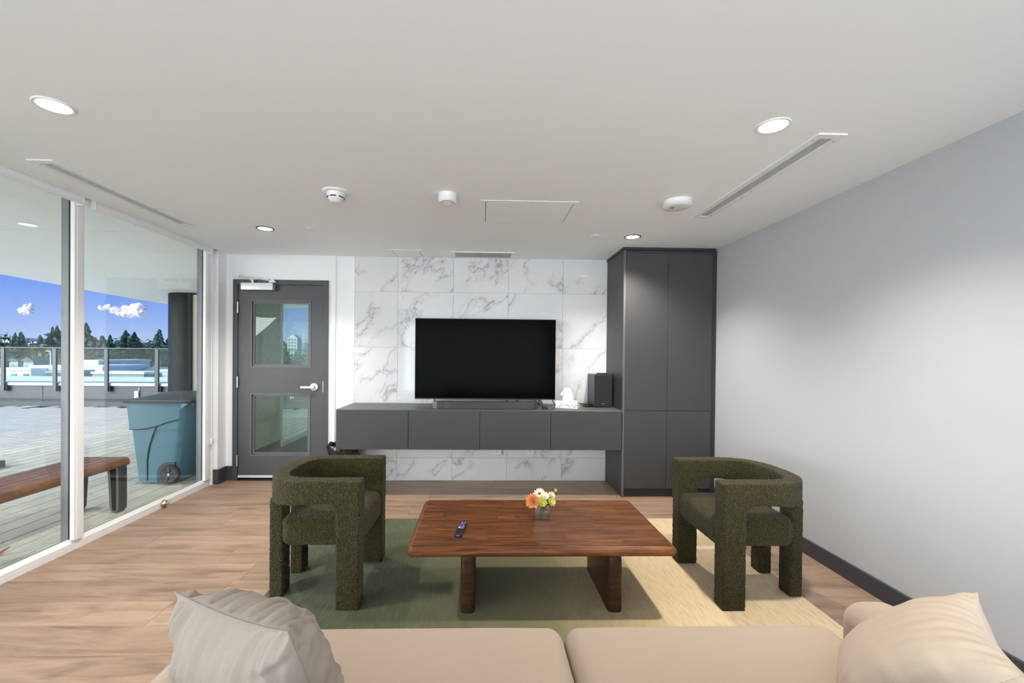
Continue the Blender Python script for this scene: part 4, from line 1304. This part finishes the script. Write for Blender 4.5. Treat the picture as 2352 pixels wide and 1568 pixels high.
# ------------------------------------------------------------------ sofa
so_ = thing('sofa', 'cream fabric two-seat sofa in the foreground', 'sofa', (0.28, 1.0, RT))
MB().rbox(-0.72, 1.28, 0.52, 1.50, 0.09, 0.27, 0.02, n=3).build('base', 'sofa_fabric', so_, smooth=True)
MB().rbox(-0.72, 1.28, 0.42, 0.66, 0.09, 0.70, 0.06, n=4).build('backrest', 'sofa_fabric', so_, smooth=True)
for (a, b) in ((-0.875, -0.69), (1.255, 1.45)):
    MB().rbox(a, b, 0.42, 1.52, 0.09, 0.535, 0.075, n=6).build('arm', 'sofa_fabric', so_, smooth=True)
for (a, b) in ((-0.69, 0.2885), (0.2915, 1.255)):
    MB().rbox(a, b, 0.70, 1.545, 0.27, 0.425, 0.055, n=6, mid=14, puff=0.016).build('seat_cushion', 'sofa_fabric', so_, smooth=True)
    MB().rbox(a + 0.01, b - 0.01, 0.60, 0.76, 0.42, 0.70, 0.06, n=5, mid=10).build('back_cushion', 'sofa_fabric', so_, smooth=True)
for (x, y_) in ((-0.8, 0.5), (1.37, 0.5), (-0.8, 1.44), (1.37, 1.44)):
    MB().cyl((x, y_, 0.0131), (x, y_, 0.10), 0.022, 0.03, n=14).build('leg', 'table_leg_wood', so_, smooth=True)

# ---- pillows: top edge from P1 to P2, leaning down along dn
def pillow(P1, P2, dn, S, T, mat, label, seed, wr):
    P1, P2 = Vector(P1), Vector(P2)
    e1 = (P2 - P1).normalized()
    dn = Vector(dn)
    dn = dn.normalized()
    nr = e1.cross(dn).normalized()
    W = (P2 - P1).length
    c = (P1 + P2) / 2 + dn * (S / 2)
    r = random.Random(seed)
    ph = [r.random() * 6.28 for _ in range(12)]
    N = 72
    def surf(a, b, sgn):
        ax, bx = a, b
        pin = 0.10
        u = W / 2 * ax * (1 - pin * (1 - bx * bx) * abs(ax) ** 3)
        v = S / 2 * bx * (1 - pin * (1 - ax * ax) * abs(bx) ** 3)
        th = T * (max(0, 1 - ax ** 4) * max(0, 1 - bx ** 4)) ** 0.62 * (0.55 + 0.45 * (1 - ax * ax * 0.6) * (1 - bx * bx * 0.6))
        top_ = math.exp(-(1 + bx) / 0.42)
        sid = math.exp(-(1 - abs(ax)) / 0.35)
        bot = math.exp(-(1 - bx) / 0.4)
        fade = min(1.0, (1 - ax ** 8) * 3) * min(1.0, (1 - bx ** 8) * 3)
        w1 = 1.5 * (0.55 - abs(math.sin(8.5 * ax + 2.2 * bx * sgn + ph[0]))) + 1.3 * (0.5 - abs(math.sin(14 * ax - 3 * bx + ph[1] + sgn))) + 0.8 * math.sin(37 * ax + 3 * bx + ph[2])
        w2 = math.sin(15 * bx + 3 * ax + ph[3] + sgn) + 0.6 * math.sin(27 * bx + ph[4])
        th += wr * T * 0.06 * fade * (top_ * w1 + sid * w2 * 0.8 + bot * w1 * 0.6)
        th += 0.02 * T * math.sin(5 * ax + 3 * bx + ph[6] + sgn)* fade
        return c + e1 * u + dn * v + nr * (sgn * max(th, 0.0))
    vs_, fs = [], []
    for sgn in (1, -1):
        o = len(vs_)
        for i in range(N + 1):
            for j in range(N + 1):
                a = math.sin(R(90) * (2 * i / N - 1))
                b = math.sin(R(90) * (2 * j / N - 1))
                vs_.append(surf(a, b, sgn))
        for i in range(N):
            for j in range(N):
                q = (o + i * (N + 1) + j, o + (i + 1) * (N + 1) + j, o + (i + 1) * (N + 1) + j + 1, o + i * (N + 1) + j + 1)
                fs.append(q if sgn > 0 else q[::-1])
    pl = thing('throw_pillow', label, 'pillow', tuple(c + dn * S / 2), group='throw pillows on the sofa')
    MB().add(vs_, fs).build('cover', mat, pl, smooth=False)
    me = pl.children[0].data
    bm = bmesh.new()
    bm.from_mesh(me)
    bmesh.ops.remove_doubles(bm, verts=bm.verts, dist=1e-5)
    bmesh.ops.recalc_face_normals(bm, faces=bm.faces)
    bm.to_mesh(me)
    bm.free()
    for p in me.polygons:
        p.use_smooth = True
    rim = []
    for k in range(N):
        rim.append(surf(math.sin(R(90) * (2 * k / N - 1)), -1, 0))
    for k in range(N):
        rim.append(surf(1, math.sin(R(90) * (2 * k / N - 1)), 0))
    for k in range(N, 0, -1):
        rim.append(surf(math.sin(R(90) * (2 * k / N - 1)), 1, 0))
    for k in range(N, 0, -1):
        rim.append(surf(-1, math.sin(R(90) * (2 * k / N - 1)), 0))
    MB().tube(rim, 0.0016, 6, True).build('seam', 'seam_grey' if wr > 1 else mat, pl, smooth=True)
    return pl
pillow((-0.730, 1.060, 0.80), (-0.393, 0.903, 0.80), (0.25, 0.29, -0.92), 0.42, 0.128, 'pillow_fabric', 'grey-beige creased throw pillow on the left end of the sofa', 5, 1.7)
pillow((1.390, 1.183, 0.72), (1.125, 0.866, 0.72), (-0.53, 0.44, -0.72), 0.43, 0.10, 'pillow_cream', 'smooth cream throw pillow on the right end of the sofa', 9, 0.5)

# ================================================================== TERRACE THINGS
# ---- railing on the parapet
rl = thing('glass_railing', 'glass railing with dark posts on top of the terrace parapet', 'railing', (-9, 11.45, 0.3))
PX = [-12.144 - 1.28 * 2, -12.144 - 1.28, -12.144, -10.867, -9.581, -8.321, -7.05, -5.78, -4.5, -3.2, -1.9]
MB().box(PX[0] - 0.1, PX[-1] + 0.1, 11.395, 11.455, 1.445, 1.475, 0.004, 1).build('top_rail', 'rail_dark', rl)
for x in PX:
    p = MB().box(x - 0.045, x + 0.045, 11.40, 11.45, 0.36, 1.445, 0.004, 1).build('post', 'rail_dark', rl)
    MB().box(x - 0.012, x + 0.085, 11.43, 11.50, 0.36, 0.50, 0.003, 1).build('bracket', 'rubber', p)
for a, b in zip(PX[:-1], PX[1:]):
    MB().box(a + 0.06, b - 0.06, 11.418, 11.430, 0.60, 1.43).build('pane', 'rail_glass', rl)
    MB().box(a + 0.05, b - 0.05, 11.41, 11.44, 0.585, 0.61).build('pane_clamp', 'rail_dark', rl)
for (x, lb) in ((-8.87, 'white weatherproof outlet box on the parapet above the cart'), (-4.93, 'white outlet box on the parapet seen through the door')):
    ob = thing('outdoor_outlet', lb, 'outlet', (x, 11.48, 0.2), group='outlet boxes on the parapet')
    MB().box(x - 0.05, x + 0.05, 11.46, 11.50, 0.19, 0.37, 0.006, 2).build('box', 'white_plastic', ob)
    MB().box(x - 0.004, x + 0.022, 11.452, 11.461, 0.205, 0.225).build('socket', 'gasket', ob)
    MB().tube([(x + 0.045, 11.48, 0.36), (x + 0.05, 11.48, 0.42), (x + 0.065, 11.48, 0.46)], 0.008, 6).build('wire', 'metal_cap', ob)

# ---- wheeled rubbish cart
wc = thing('rubbish_cart', 'blue-grey wheeled rubbish cart outside the window', 'bin', (-3.40, 5.0, TZ0))
Y0, Y1 = 4.66, 5.22
def loft(levels, mb):
    vs_, fs = [], []
    for (xa, xb, ya, yb, z) in levels:
        r = 0.045
        for (cx, cy, a0) in ((xb - r, yb - r, 0), (xa + r, yb - r, 90), (xa + r, ya + r, 180), (xb - r, ya + r, 270)):
            for k in range(5):
                t = R(a0 + 22.5 * k)
                vs_.append((cx + r * math.cos(t), cy + r * math.sin(t), z))
    n = 20
    for i in range(len(levels) - 1):
        for k in range(n):
            fs.append((i * n + k, i * n + (k + 1) % n, (i + 1) * n + (k + 1) % n, (i + 1) * n + k))
    fs += [tuple(range(n - 1, -1, -1)), tuple((len(levels) - 1) * n + k for k in range(n))]
    return mb.add(vs_, fs)
loft([(-3.618, -3.22, Y0 + 0.03, Y1 - 0.03, 0.0), (-3.675, -3.145, Y0 + 0.008, Y1 - 0.008, 0.565)], MB()).build('lower_body', 'cart_blue', wc, smooth=True)
loft([(-3.695, -3.135, Y0 - 0.004, Y1 + 0.004, 0.563), (-3.715, -3.11, Y0 - 0.012, Y1 + 0.012, 0.80), (-3.72, -3.06, Y0 - 0.014, Y1 + 0.014, 0.84)], MB()).build('upper_body', 'cart_blue', wc, smooth=True)
loft([(-3.745, -3.05, Y0 - 0.03, Y1 + 0.03, 0.838), (-3.75, -3.04, Y0 - 0.035, Y1 + 0.035, 0.868)], MB()).build('rim', 'cart_lid', wc, smooth=True)
ld = MB()
vs_, fs = [], []
NX, NY = 16, 10
for i in range(NX + 1):
    for j in range(NY + 1):
        a, b = i / NX, j / NY
        rid = 0.006 * math.cos(4 * math.pi * b) * math.sin(math.pi * a)
        vs_.append((-3.755 + 0.72 * a, Y0 - 0.04 + (Y1 - Y0 + 0.08) * b, 0.868 + 0.075 * math.sin(math.pi * min(1, a * 0.75)) * (1 - abs(2 * b - 1) ** 3) + rid))
for i in range(NX):
    for j in range(NY):
        fs.append((i * (NY + 1) + j, (i + 1) * (NY + 1) + j, (i + 1) * (NY + 1) + j + 1, i * (NY + 1) + j + 1))
b0 = len(vs_)
ring = [i * (NY + 1) for i in range(NX + 1)] + [NX * (NY + 1) + j for j in range(1, NY + 1)] + [i * (NY + 1) + NY for i in range(NX - 1, -1, -1)] + [j for j in range(NY - 1, 0, -1)]
for q in ring:
    vs_.append((vs_[q][0], vs_[q][1], 0.864))
for k in range(len(ring)):
    k2 = (k + 1) % len(ring)
    fs.append((ring[k], ring[k2], b0 + k2, b0 + k))
ld.add(vs_, fs).build('lid', 'cart_lid', wc, smooth=True)
MB().prism([(-3.14, 0.84), (-3.06, 0.84), (-3.14, 0.78)], Y0 - 0.015, Y0 + 0.02, 'y').build('handle_gusset', 'cart_blue', wc)
MB().cyl((-3.045, Y0 + 0.02, 0.835), (-3.045, Y1 - 0.02, 0.835), 0.016, n=12).build('handle', 'cart_lid', wc, smooth=True)
for (pts) in ([(-3.675, 0.565), (-3.60, 0.560), (-3.50, 0.572), (-3.38, 0.600), (-3.28, 0.640), (-3.16, 0.670)], [(-3.39, 0.60), (-3.44, 0.50), (-3.48, 0.38), (-3.505, 0.24), (-3.51, 0.02)]):
    t_ = [(x, Y0 + 0.029 - 0.030 * min(1, z / 0.565) - (0.012 if z > 0.57 else 0), z) for x, z in pts]
    MB().tube(t_, 0.0055, 6).build('groove', 'cart_line', wc, smooth=True)
arch = [(-3.395, 0.0), (-3.395, 0.10)] + [(-3.295 - 0.10 * math.cos(R(q)), 0.10 + 0.115 * math.sin(R(q))) for q in range(15, 91, 15)] + [(-3.215, 0.218), (-3.215, 0.0)]
MB().prism(arch, Y0 + 0.006, Y0 + 0.05, 'y').build('wheel_arch', 'cart_line', wc)
for (ya, yb) in ((Y0 - 0.02, Y0 + 0.03), (Y1 - 0.03, Y1 + 0.02)):
    wx, wz = -3.255, 0.098
    wm = MB().lathe([(0.045, -0.022), (0.085, -0.026), (0.096, -0.016), (0.0985, 0.0), (0.096, 0.016), (0.085, 0.026), (0.045, 0.022)], (wx, (ya + yb) / 2, wz), 36, (0, 1, 0))
    w0 = wm.build('wheel', 'rubber', wc, smooth=True)
    sp = MB()
    for k in range(5):
        t = R(72 * k + 100)
        dxy = Vector((math.cos(t), 0, math.sin(t)))
        pv = Vector((-math.sin(t), 0, math.cos(t)))
        cc = Vector((wx, ya - 0.003, wz))
        q = [cc + dxy * 0.012 - pv * 0.009, cc + dxy * 0.012 + pv * 0.009, cc + dxy * 0.075 + pv * 0.016, cc + dxy * 0.075 - pv * 0.016]
        q2 = [p + Vector((0, 0.012, 0)) for p in q]
        sp.add(q + q2, [(0, 1, 2, 3), (7, 6, 5, 4), (0, 4, 5, 1), (1, 5, 6, 2), (2, 6, 7, 3), (3, 7, 4, 0)])
    sp.build('spokes', 'hub_grey', w0)
    MB().cyl((wx, ya - 0.008, wz), (wx, ya + 0.01, wz), 0.012, n=14).build('axle_nut', 'steel', w0, smooth=True)

uc = thing('reflection_block', 'tall beige block with dark edge standing in for a glass reflection beside the rubbish cart', 'cabinet', (-3.25, 5.8, TZ0))  # added block in place of a beige reflection in the window glass
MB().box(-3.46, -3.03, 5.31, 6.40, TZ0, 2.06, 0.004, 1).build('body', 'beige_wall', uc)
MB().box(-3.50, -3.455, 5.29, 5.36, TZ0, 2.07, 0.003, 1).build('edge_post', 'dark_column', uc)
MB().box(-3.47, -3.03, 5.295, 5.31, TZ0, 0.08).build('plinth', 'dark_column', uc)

# ---- bench
be = thing('bench', 'slatted wooden bench with dark metal legs outside the window', 'bench', (-3.34, 3.0, TZ0))
for k in range(5):
    xa = -3.545 + k * 0.084
    if k < 4:
        MB().box(xa, xa + 0.078, 2.05, 3.965, 0.405, 0.440, 0.006, 2).build('slat', 'bench_wood', be, smooth=True)
    else:
        MB().prism([(xa, 0.440), (xa + 0.05, 0.440), (xa + 0.075, 0.432), (xa + 0.088, 0.412), (xa + 0.088, 0.385), (xa + 0.078, 0.372), (xa + 0.05, 0.375), (xa, 0.405)], 2.05, 3.965, 'y').build('slat', 'bench_wood', be, smooth=True)
for yl in (2.16, 3.89):
    for s in (-1, 1):
        cx = -3.333
        outx, inx = cx + s * 0.196, cx + s * 0.100
        pts = [(inx - s * 0.02, 0.398), (inx + s * 0.012, 0.385), (inx + s * 0.03, 0.33), (outx - s * 0.05, 0.035), (outx - s * 0.035, 0.008), (outx - s * 0.012, 0.0), (outx + s * 0.004, 0.018), (outx + s * 0.006, 0.10), (outx + s * 0.004, 0.36), (outx, 0.405)]
        th = 0.010
        vs_, fs = [], []
        for i, (x, z) in enumerate(pts):
            p0, p1 = pts[max(0, i - 1)], pts[min(len(pts) - 1, i + 1)]
            d = Vector((p1[0] - p0[0], p1[1] - p0[1])).normalized()
            nn = Vector((-d.y, d.x)) * th
            zz = TZ0 + 0.012
            for (sg, yy) in ((1, yl - 0.045), (-1, yl - 0.045), (-1, yl + 0.045), (1, yl + 0.045)):
                vs_.append((x + nn.x * sg, yy, max(TZ0 + 0.0, z + zz + nn.y * sg - 0.004)))
        for i in range(len(pts) - 1):
            for k in range(4):
                fs.append((i * 4 + k, i * 4 + (k + 1) % 4, i * 4 + 4 + (k + 1) % 4, i * 4 + 4 + k))
        fs += [(3, 2, 1, 0), tuple((len(pts) - 1) * 4 + k for k in range(4))]
        MB().add(vs_, fs).build('leg', 'bench_metal', be)
    MB().box(-3.54, -3.13, yl - 0.03, yl + 0.03, 0.385, 0.405).build('cross_bar', 'bench_metal', be)
# ---- planter end and a leaf
pb = thing('planter', 'grey concrete planter at the far left of the terrace', 'planter', (-6.02, 5.1, TZ0))
pm = MB()
pm.box(-6.35, -5.715, 4.84, 5.4, TZ0, TZ0 + 0.05)
for (a, b, c, d) in ((-6.35, -6.30, 4.84, 5.4), (-5.765, -5.715, 4.84, 5.4), (-6.30, -5.765, 4.84, 4.89), (-6.30, -5.765, 5.35, 5.4)):
    pm.box(a, b, c, d, TZ0 + 0.05, TZ0 + 0.08)
pm.build('trough', 'concrete', pb)
MB().box(-6.30, -5.765, 4.89, 5.35, TZ0 + 0.05, TZ0 + 0.066).build('soil', 'bark', pb)
lf = MB()
petal(lf, Vector((-3.28, 3.02, TZ0 + 0.003)), Vector((0.5, 0.8, 0.1)).normalized(), Vector((0, 0, 1)), 0.085, 0.05, 0.03)
tag(lf.build('dead_leaf', 'leaf_brown', fix=False), 'curled brown leaf lying on the terrace pavers', 'leaf')

# ================================================================== FAR VIEW
GZ = -7.0
def conifer_mesh(seed, layers=34, lean=1.0):
    r = random.Random(seed)
    mb = MB()
    for i in range(layers):
        t = i / layers
        z = 0.10 + 0.90 * t
        rad = 0.27 * lean * (1 - t) ** 0.85 * r.uniform(0.7, 1.15) + 0.012
        nb = 13 if t < 0.7 else 8
        ph = r.random() * 6
        for k in range(nb):
            a = ph + 2 * math.pi * k / nb + r.uniform(-0.25, 0.25)
            L = rad * r.uniform(0.45, 1.35)
            c, s = math.cos(a), math.sin(a)
            dz = r.uniform(-0.4, 0.1) * L - 0.010
            w = 0.20 * L
            P = lambda d, e, zz: (c * d - s * e, s * d + c * e, z + zz)
            mb.add([P(0, 0, 0.035), P(L * 0.5, w, dz * 0.4), P(L, 0, dz), P(L * 0.5, -w, dz * 0.4), P(L * 0.45, 0, 0.022), P(L * 0.4, 0, -0.05)],
                   [(0, 1, 4), (1, 2, 4), (2, 3, 4), (3, 0, 4), (0, 5, 1), (1, 5, 2), (2, 5, 3), (3, 5, 0)])
    return mb.mesh('foliage', fix=False)
def leafy_mesh(seed, n=1300, sparse=0.0):
    r = random.Random(seed)
    mb = MB()
    lobes = [(r.uniform(-0.2, 0.2), r.uniform(-0.2, 0.2), r.uniform(0.35, 0.8), r.uniform(0.16, 0.30)) for _ in range(9)]
    for _ in range(n):
        lx, ly, lz, lr = r.choice(lobes)
        d = Vector((r.gauss(0, 1), r.gauss(0, 1), r.gauss(0, 1))).normalized() * lr * r.uniform(0.55, 1.05)
        p = Vector((lx, ly, lz)) + d
        s = r.uniform(0.015, 0.04)
        a = Vector((r.gauss(0, 1), r.gauss(0, 1), r.gauss(0, 1))).normalized() * s
        b = d.normalized().cross(a).normalized() * s if d.length > 0 else Vector((s, 0, 0))
        mb.add([p + a, p + b, p - a, p - b], [(0, 1, 2, 3)])
    return mb.mesh('foliage', fix=False)
CON = [conifer_mesh(1), conifer_mesh(2, 30, 1.25), conifer_mesh(3, 38, 0.8)]
LEF = [leafy_mesh(11), leafy_mesh(12)]
def tree(px, ytop, Y, kind, label, group=None, wid=1.0, mat=None):
    p = at(px, ytop, Y)
    H_ = p.z - GZ
    t = thing('conifer' if kind < 3 else 'broadleaf_tree', label, 'tree', (p.x, Y, GZ), rz=rng.random() * 6, group=group)
    me = (CON + LEF)[kind]
    mname = mat or ('conifer' if kind != 1 else 'conifer_dark') if kind < 3 else (mat or 'broadleaf')
    key = me.name + mname
    if key not in TREECACHE:
        m2 = me.copy()
        m2.materials.clear()
        m2.materials.append(MATS[mname])
        TREECACHE[key] = m2
    f = bpy.data.objects.new('foliage', TREECACHE[key])
    COL.objects.link(f)
    f.parent = t
    f.scale = (H_ * wid, H_ * wid, H_)
    k = bpy.data.objects.new('trunk', TRUNK)
    COL.objects.link(k)
    k.parent = t
    k.scale = (H_, H_, H_)
    return t
TREECACHE = {}
TRUNK = MB().cyl((0, 0, 0), (0, 0, 0.7), 0.018, 0.006, n=8).mesh('trunk')
TRUNK.materials.append(MATS['bark'])
named = [
    (14, 764, 120, 3, 'rounded blue-green tree at the far left of the skyline', 0.9, 'conifer'),
    (35, 763, 105, 2, 'slim fir above the left house, left one of a close pair', 1.0, None),
    (49, 762, 100, 0, 'pointed fir above the left house, right one of a close pair', 1.1, None),
    (93, 769, 100, 0, 'small dark fir left of the big pale green tree', 1.0, None),
    (104, 775, 85, 4, 'wide pale green broadleaf tree behind the street lamp', 1.1, 'broadleaf'),
    (121, 750, 95, 1, 'tall dark fir left of the white mullion', 1.0, None),
    (131, 748, 98, 2, 'tallest slim fir touching the white mullion from the left', 1.1, None),
    (198, 741, 92, 2, 'tall open fir just right of the white mullion', 1.2, None),
    (220, 774, 90, 1, 'short dark bushy conifer right of the tall open fir', 1.0, None),
    (253, 769, 100, 0, 'medium green conifer standing above the white building', 1.1, None),
    (290, 758, 90, 1, 'broad dark conifer with ragged crown in the middle of the right bay', 1.25, None),
    (308, 762, 92, 1, 'second broad dark conifer merging with its ragged neighbour', 1.2, None),
    (366, 756, 95, 0, 'pointed fir left of the dark round column', 1.1, None),
    (348, 774, 95, 4, 'thin pale tree left of the fir by the column', 0.8, 'bare_tree'),
    (246, 815, 68, 4, 'golden brown willow-like tree above the grey roof', 1.7, 'bare_tree'),
    (652, 783, 120, 0, 'small dark fir seen through the door glass', 1.0, None),
]
for (px, yt, Y, kd, lb, wd, mt) in named:
    tree(px, yt, Y, kd, lb, None, wd, mt)
def belt(name, label, spots):
    mb = MB()
    r = random.Random(21)
    for (px, yt, Y) in spots:
        p = at(px, yt, Y)
        H_ = p.z - GZ
        me = r.choice(CON + LEF)
        w = H_ * 1.4
        co = [(p.x + v.co.x * w, Y + v.co.y * w, GZ + v.co.z * H_) for v in me.vertices]
        mb.add(co, [tuple(q.vertices) for q in me.polygons])
    tag(mb.build(name, 'belt_green', fix=False), label, 'trees', kind='stuff')
belt('tree_belt', 'dense green belt of trees below the skyline behind the roofs', [(-30 + k * 12.6 + rng.uniform(-4, 4), (rng.uniform(768, 790) if k % 2 else rng.uniform(788, 808)), rng.uniform(112, 160)) for k in range(36)] + [(-40 + k * 11.0, rng.uniform(812, 832), rng.uniform(84, 104)) for k in range(44)])
belt('tree_belt', 'low band of trees on the horizon seen through the door glass', [(560 + k * 24, rng.uniform(803, 812), rng.uniform(140, 200)) for k in range(9)])
struct(MB().prism([(-900, -8), (-900, 14), (-640, 20), (-400, 12), (-220, 17), (-60, 10), (150, 15), (300, -8)], 620, 640, 'y'), 'hill', 'hill', 'low wooded hill on the horizon', 'hill')

def flat_building(px0, px1, ytop, Y, depth, label, wall='building_white', roof='roof_white', wins=0, name='warehouse'):
    a, b = at(px0, ytop, Y), at(px1, ytop, Y)
    bd = thing(name, label, 'building', ((a.x + b.x) / 2, Y + depth / 2, GZ))
    MB().box(a.x, b.x, Y, Y + depth, GZ, a.z).build('walls', wall, bd)
    MB().box(a.x - 0.15, b.x + 0.15, Y - 0.15, Y + depth + 0.15, a.z, a.z + 0.25).build('roof', roof, bd)
    for k in range(wins):
        x = a.x + (b.x - a.x) * (k + 0.6) / wins
        MB().box(x - 0.35, x + 0.35, Y - 0.06, Y, a.z - 1.0, a.z - 0.5).build('window', 'far_glass', bd)
    return bd
# nearest big white roof
nb = thing('roof_building', 'broad white flat roof just beyond the parapet', 'building', (-30, 38, GZ))
MB().box(-75, 6, 26, 47, GZ, -1.45).build('walls', 'building_white', nb)
MB().box(-75.2, 6.2, 25.8, 47.2, -1.45, -1.25).build('roof', 'roof_white', nb)
flat_building(-40, 71, 849, 60, 14, 'low white warehouse at the left, behind the white roof', wins=4)
flat_building(71, 160, 843, 62, 14, 'taller white warehouse beside the white mullion', wins=0)
flat_building(186, 226, 830, 66, 10, 'small white block right of the white mullion', wins=0)
flat_building(186, 236, 843, 58, 7, 'white loading block below the small white block', wall='building_white', wins=3)
flat_building(108, 142, 856, 52, 4, 'dark low plant room on the white roofs at left', wall='far_glass', roof='building_grey')
flat_building(214, 330, 858, 52, 3, 'long grey roof ledge below the grey gabled roof', wall='building_grey', roof='roof_white')
flat_building(372, 420, 853, 54, 6, 'white roof corner beside the dark column', wins=0)
ga, gb = at(214, 841, 66), at(400, 841, 66)
gh = thing('long_hall', 'long hall with olive grey pitched roof', 'building', ((ga.x + gb.x) / 2, 64, GZ))
MB().box(ga.x, gb.x, 57, 72, GZ, ga.z - 1.6).build('walls', 'building_grey', gh)
MB().prism([(56, ga.z - 1.6), (66, ga.z), (73, ga.z - 1.6)], ga.x - 0.2, gb.x + 0.2, 'x').build('roof', 'roof_grey', gh)
def house(px0, px1, yeave, yridge, Y, label):
    a, b = at(px0, yeave, Y), at(px1, yridge, Y)
    hs = thing('house', label, 'house', ((a.x + b.x) / 2, Y + 3, GZ))
    MB().box(a.x, b.x, Y, Y + 7, GZ, a.z).build('walls', 'house_wall', hs)
    mx_ = (a.x + b.x) / 2
    MB().prism([(a.x - 0.3, a.z), (b.x + 0.3, a.z), (mx_, b.z)], Y - 0.3, Y + 7.3, 'y').build('roof', 'house_roof', hs)
    for k in range(2):
        x = a.x + (b.x - a.x) * (0.3 + 0.4 * k)
        w0 = MB().box(x - 0.4, x + 0.4, Y - 0.06, Y, a.z - 1.5, a.z - 0.5).build('window', 'white_frame', hs)
        MB().box(x - 0.32, x + 0.32, Y - 0.08, Y - 0.055, a.z - 1.42, a.z - 0.58).build('pane', 'far_glass', w0)
house(22, 42, 828, 822, 78, 'grey house at the left, beneath the paired firs')
house(54, 77, 829, 820, 76, 'small gabled house left of the pale green tree')
flat_building(-20, 32, 778, 170, 12, 'pale apartment block on the hill at far left', wall='tower_wall', wins=8, name='apartment_block')
flat_building(64, 84, 786, 165, 12, 'pale apartment block on the hill beside the small fir', wall='tower_wall', wins=4, name='apartment_block')
# street lamp
lpz = at(116, 806, 70)
sl_ = thing('street_lamp', 'pale street lamp post in front of the pale green tree', 'street lamp', (lpz.x, 70, GZ))
MB().cyl((lpz.x, 70, GZ), (lpz.x, 70, lpz.z), 0.09, 0.06, n=8).build('pole', 'metal_cap', sl_)
MB().tube([(lpz.x, 70, lpz.z - 0.2), (lpz.x - 0.4, 70, lpz.z), (lpz.x - 0.75, 70, lpz.z)], 0.05, 6).build('arm', 'metal_cap', sl_)
# tower and mast seen through the door
ta, tb2 = at(660, 776, 300), at(683, 776, 300)
tw = thing('tower', 'pale high-rise tower with pointed roof seen through the door', 'building', ((ta.x + tb2.x) / 2, 305, GZ))
MB().box(ta.x, tb2.x, 300, 307, GZ, ta.z).build('walls', 'tower_wall', tw)
MB().prism([(ta.x, ta.z), (tb2.x, ta.z), ((ta.x + tb2.x) / 2, at(672, 768, 300).z)], 300, 307, 'y').build('roof', 'tower_wall', tw)
for i in range(3):
    for k in range(6):
        x = ta.x + (tb2.x - ta.x) * (0.2 + 0.3 * i)
        z = ta.z - 1.2 - k * 2.0
        MB().box(x - 0.6, x + 0.6, 299.9, 300, z - 0.6, z + 0.6).build('window', 'far_glass', tw)
mp = at(696, 756, 260)
mt = thing('mast', 'thin lattice mast seen through the door right of the tower', 'mast', (mp.x, 260, GZ))
mm = MB()
for (a, b) in ((-0.5, -0.5), (0.5, -0.5), (0.5, 0.5), (-0.5, 0.5)):
    mm.cyl((mp.x + a, 260 + b, GZ), (mp.x + a, 260 + b, mp.z), 0.08, n=5)
z = GZ
while z < mp.z - 1:
    mm.cyl((mp.x - 0.5, 259.5, z), (mp.x + 0.5, 259.5, z + 1), 0.06, n=4)
    mm.cyl((mp.x + 0.5, 260.5, z), (mp.x - 0.5, 260.5, z + 1), 0.06, n=4)
    z += 1
mm.build('lattice', 'tower_wall', mt)

# clouds: heaps of white puffs high above the trees
pmat('cloud_white', (0.8, 0.76, 0.8), 1.0, spec=0.0)
def cloud(label, puffs, Y, seed):
    r = random.Random(seed)
    mb = MB()
    for (px, py, rp) in puffs:
        for k in range(9):
            q = at(px + r.uniform(-0.8, 0.8) * rp, py + r.uniform(-0.5, 0.5) * rp, Y + r.uniform(-20, 20))
            rad = rp * r.uniform(0.3, 0.75) * Y / FPX
            bm = bmesh.new()
            bmesh.ops.create_icosphere(bm, subdivisions=3, radius=1)
            for v in bm.verts:
                n_ = mnoise.fractal(v.co * 1.7 + Vector((q.x, k, 0)), 1.0, 2.0, 4)
                v.co = Vector(v.co * rad * (1 + 0.35 * n_))
                v.co.z *= 0.72
                v.co += q
            mb.addbm(bm)
    o = mb.build('cloud', 'cloud_white', None, smooth=False, fix=False)
    for p in o.data.polygons:
        p.use_smooth = True
    tag(o, label, 'cloud')
cloud('larger white cloud in the sky right of the white mullion', [(236, 708, 7), (246, 705, 8), (256, 705, 9), (264, 711, 10), (273, 716, 12), (283, 718, 13), (293, 718, 14), (303, 716, 15), (313, 713, 16), (320, 709, 14), (322, 704, 9)], 1500, 4)
cloud('small white cloud in the sky left of the white mullion', [(55, 713, 8), (61, 711, 10), (67, 706, 9), (72, 701, 6), (64, 717, 8)], 1500, 8)
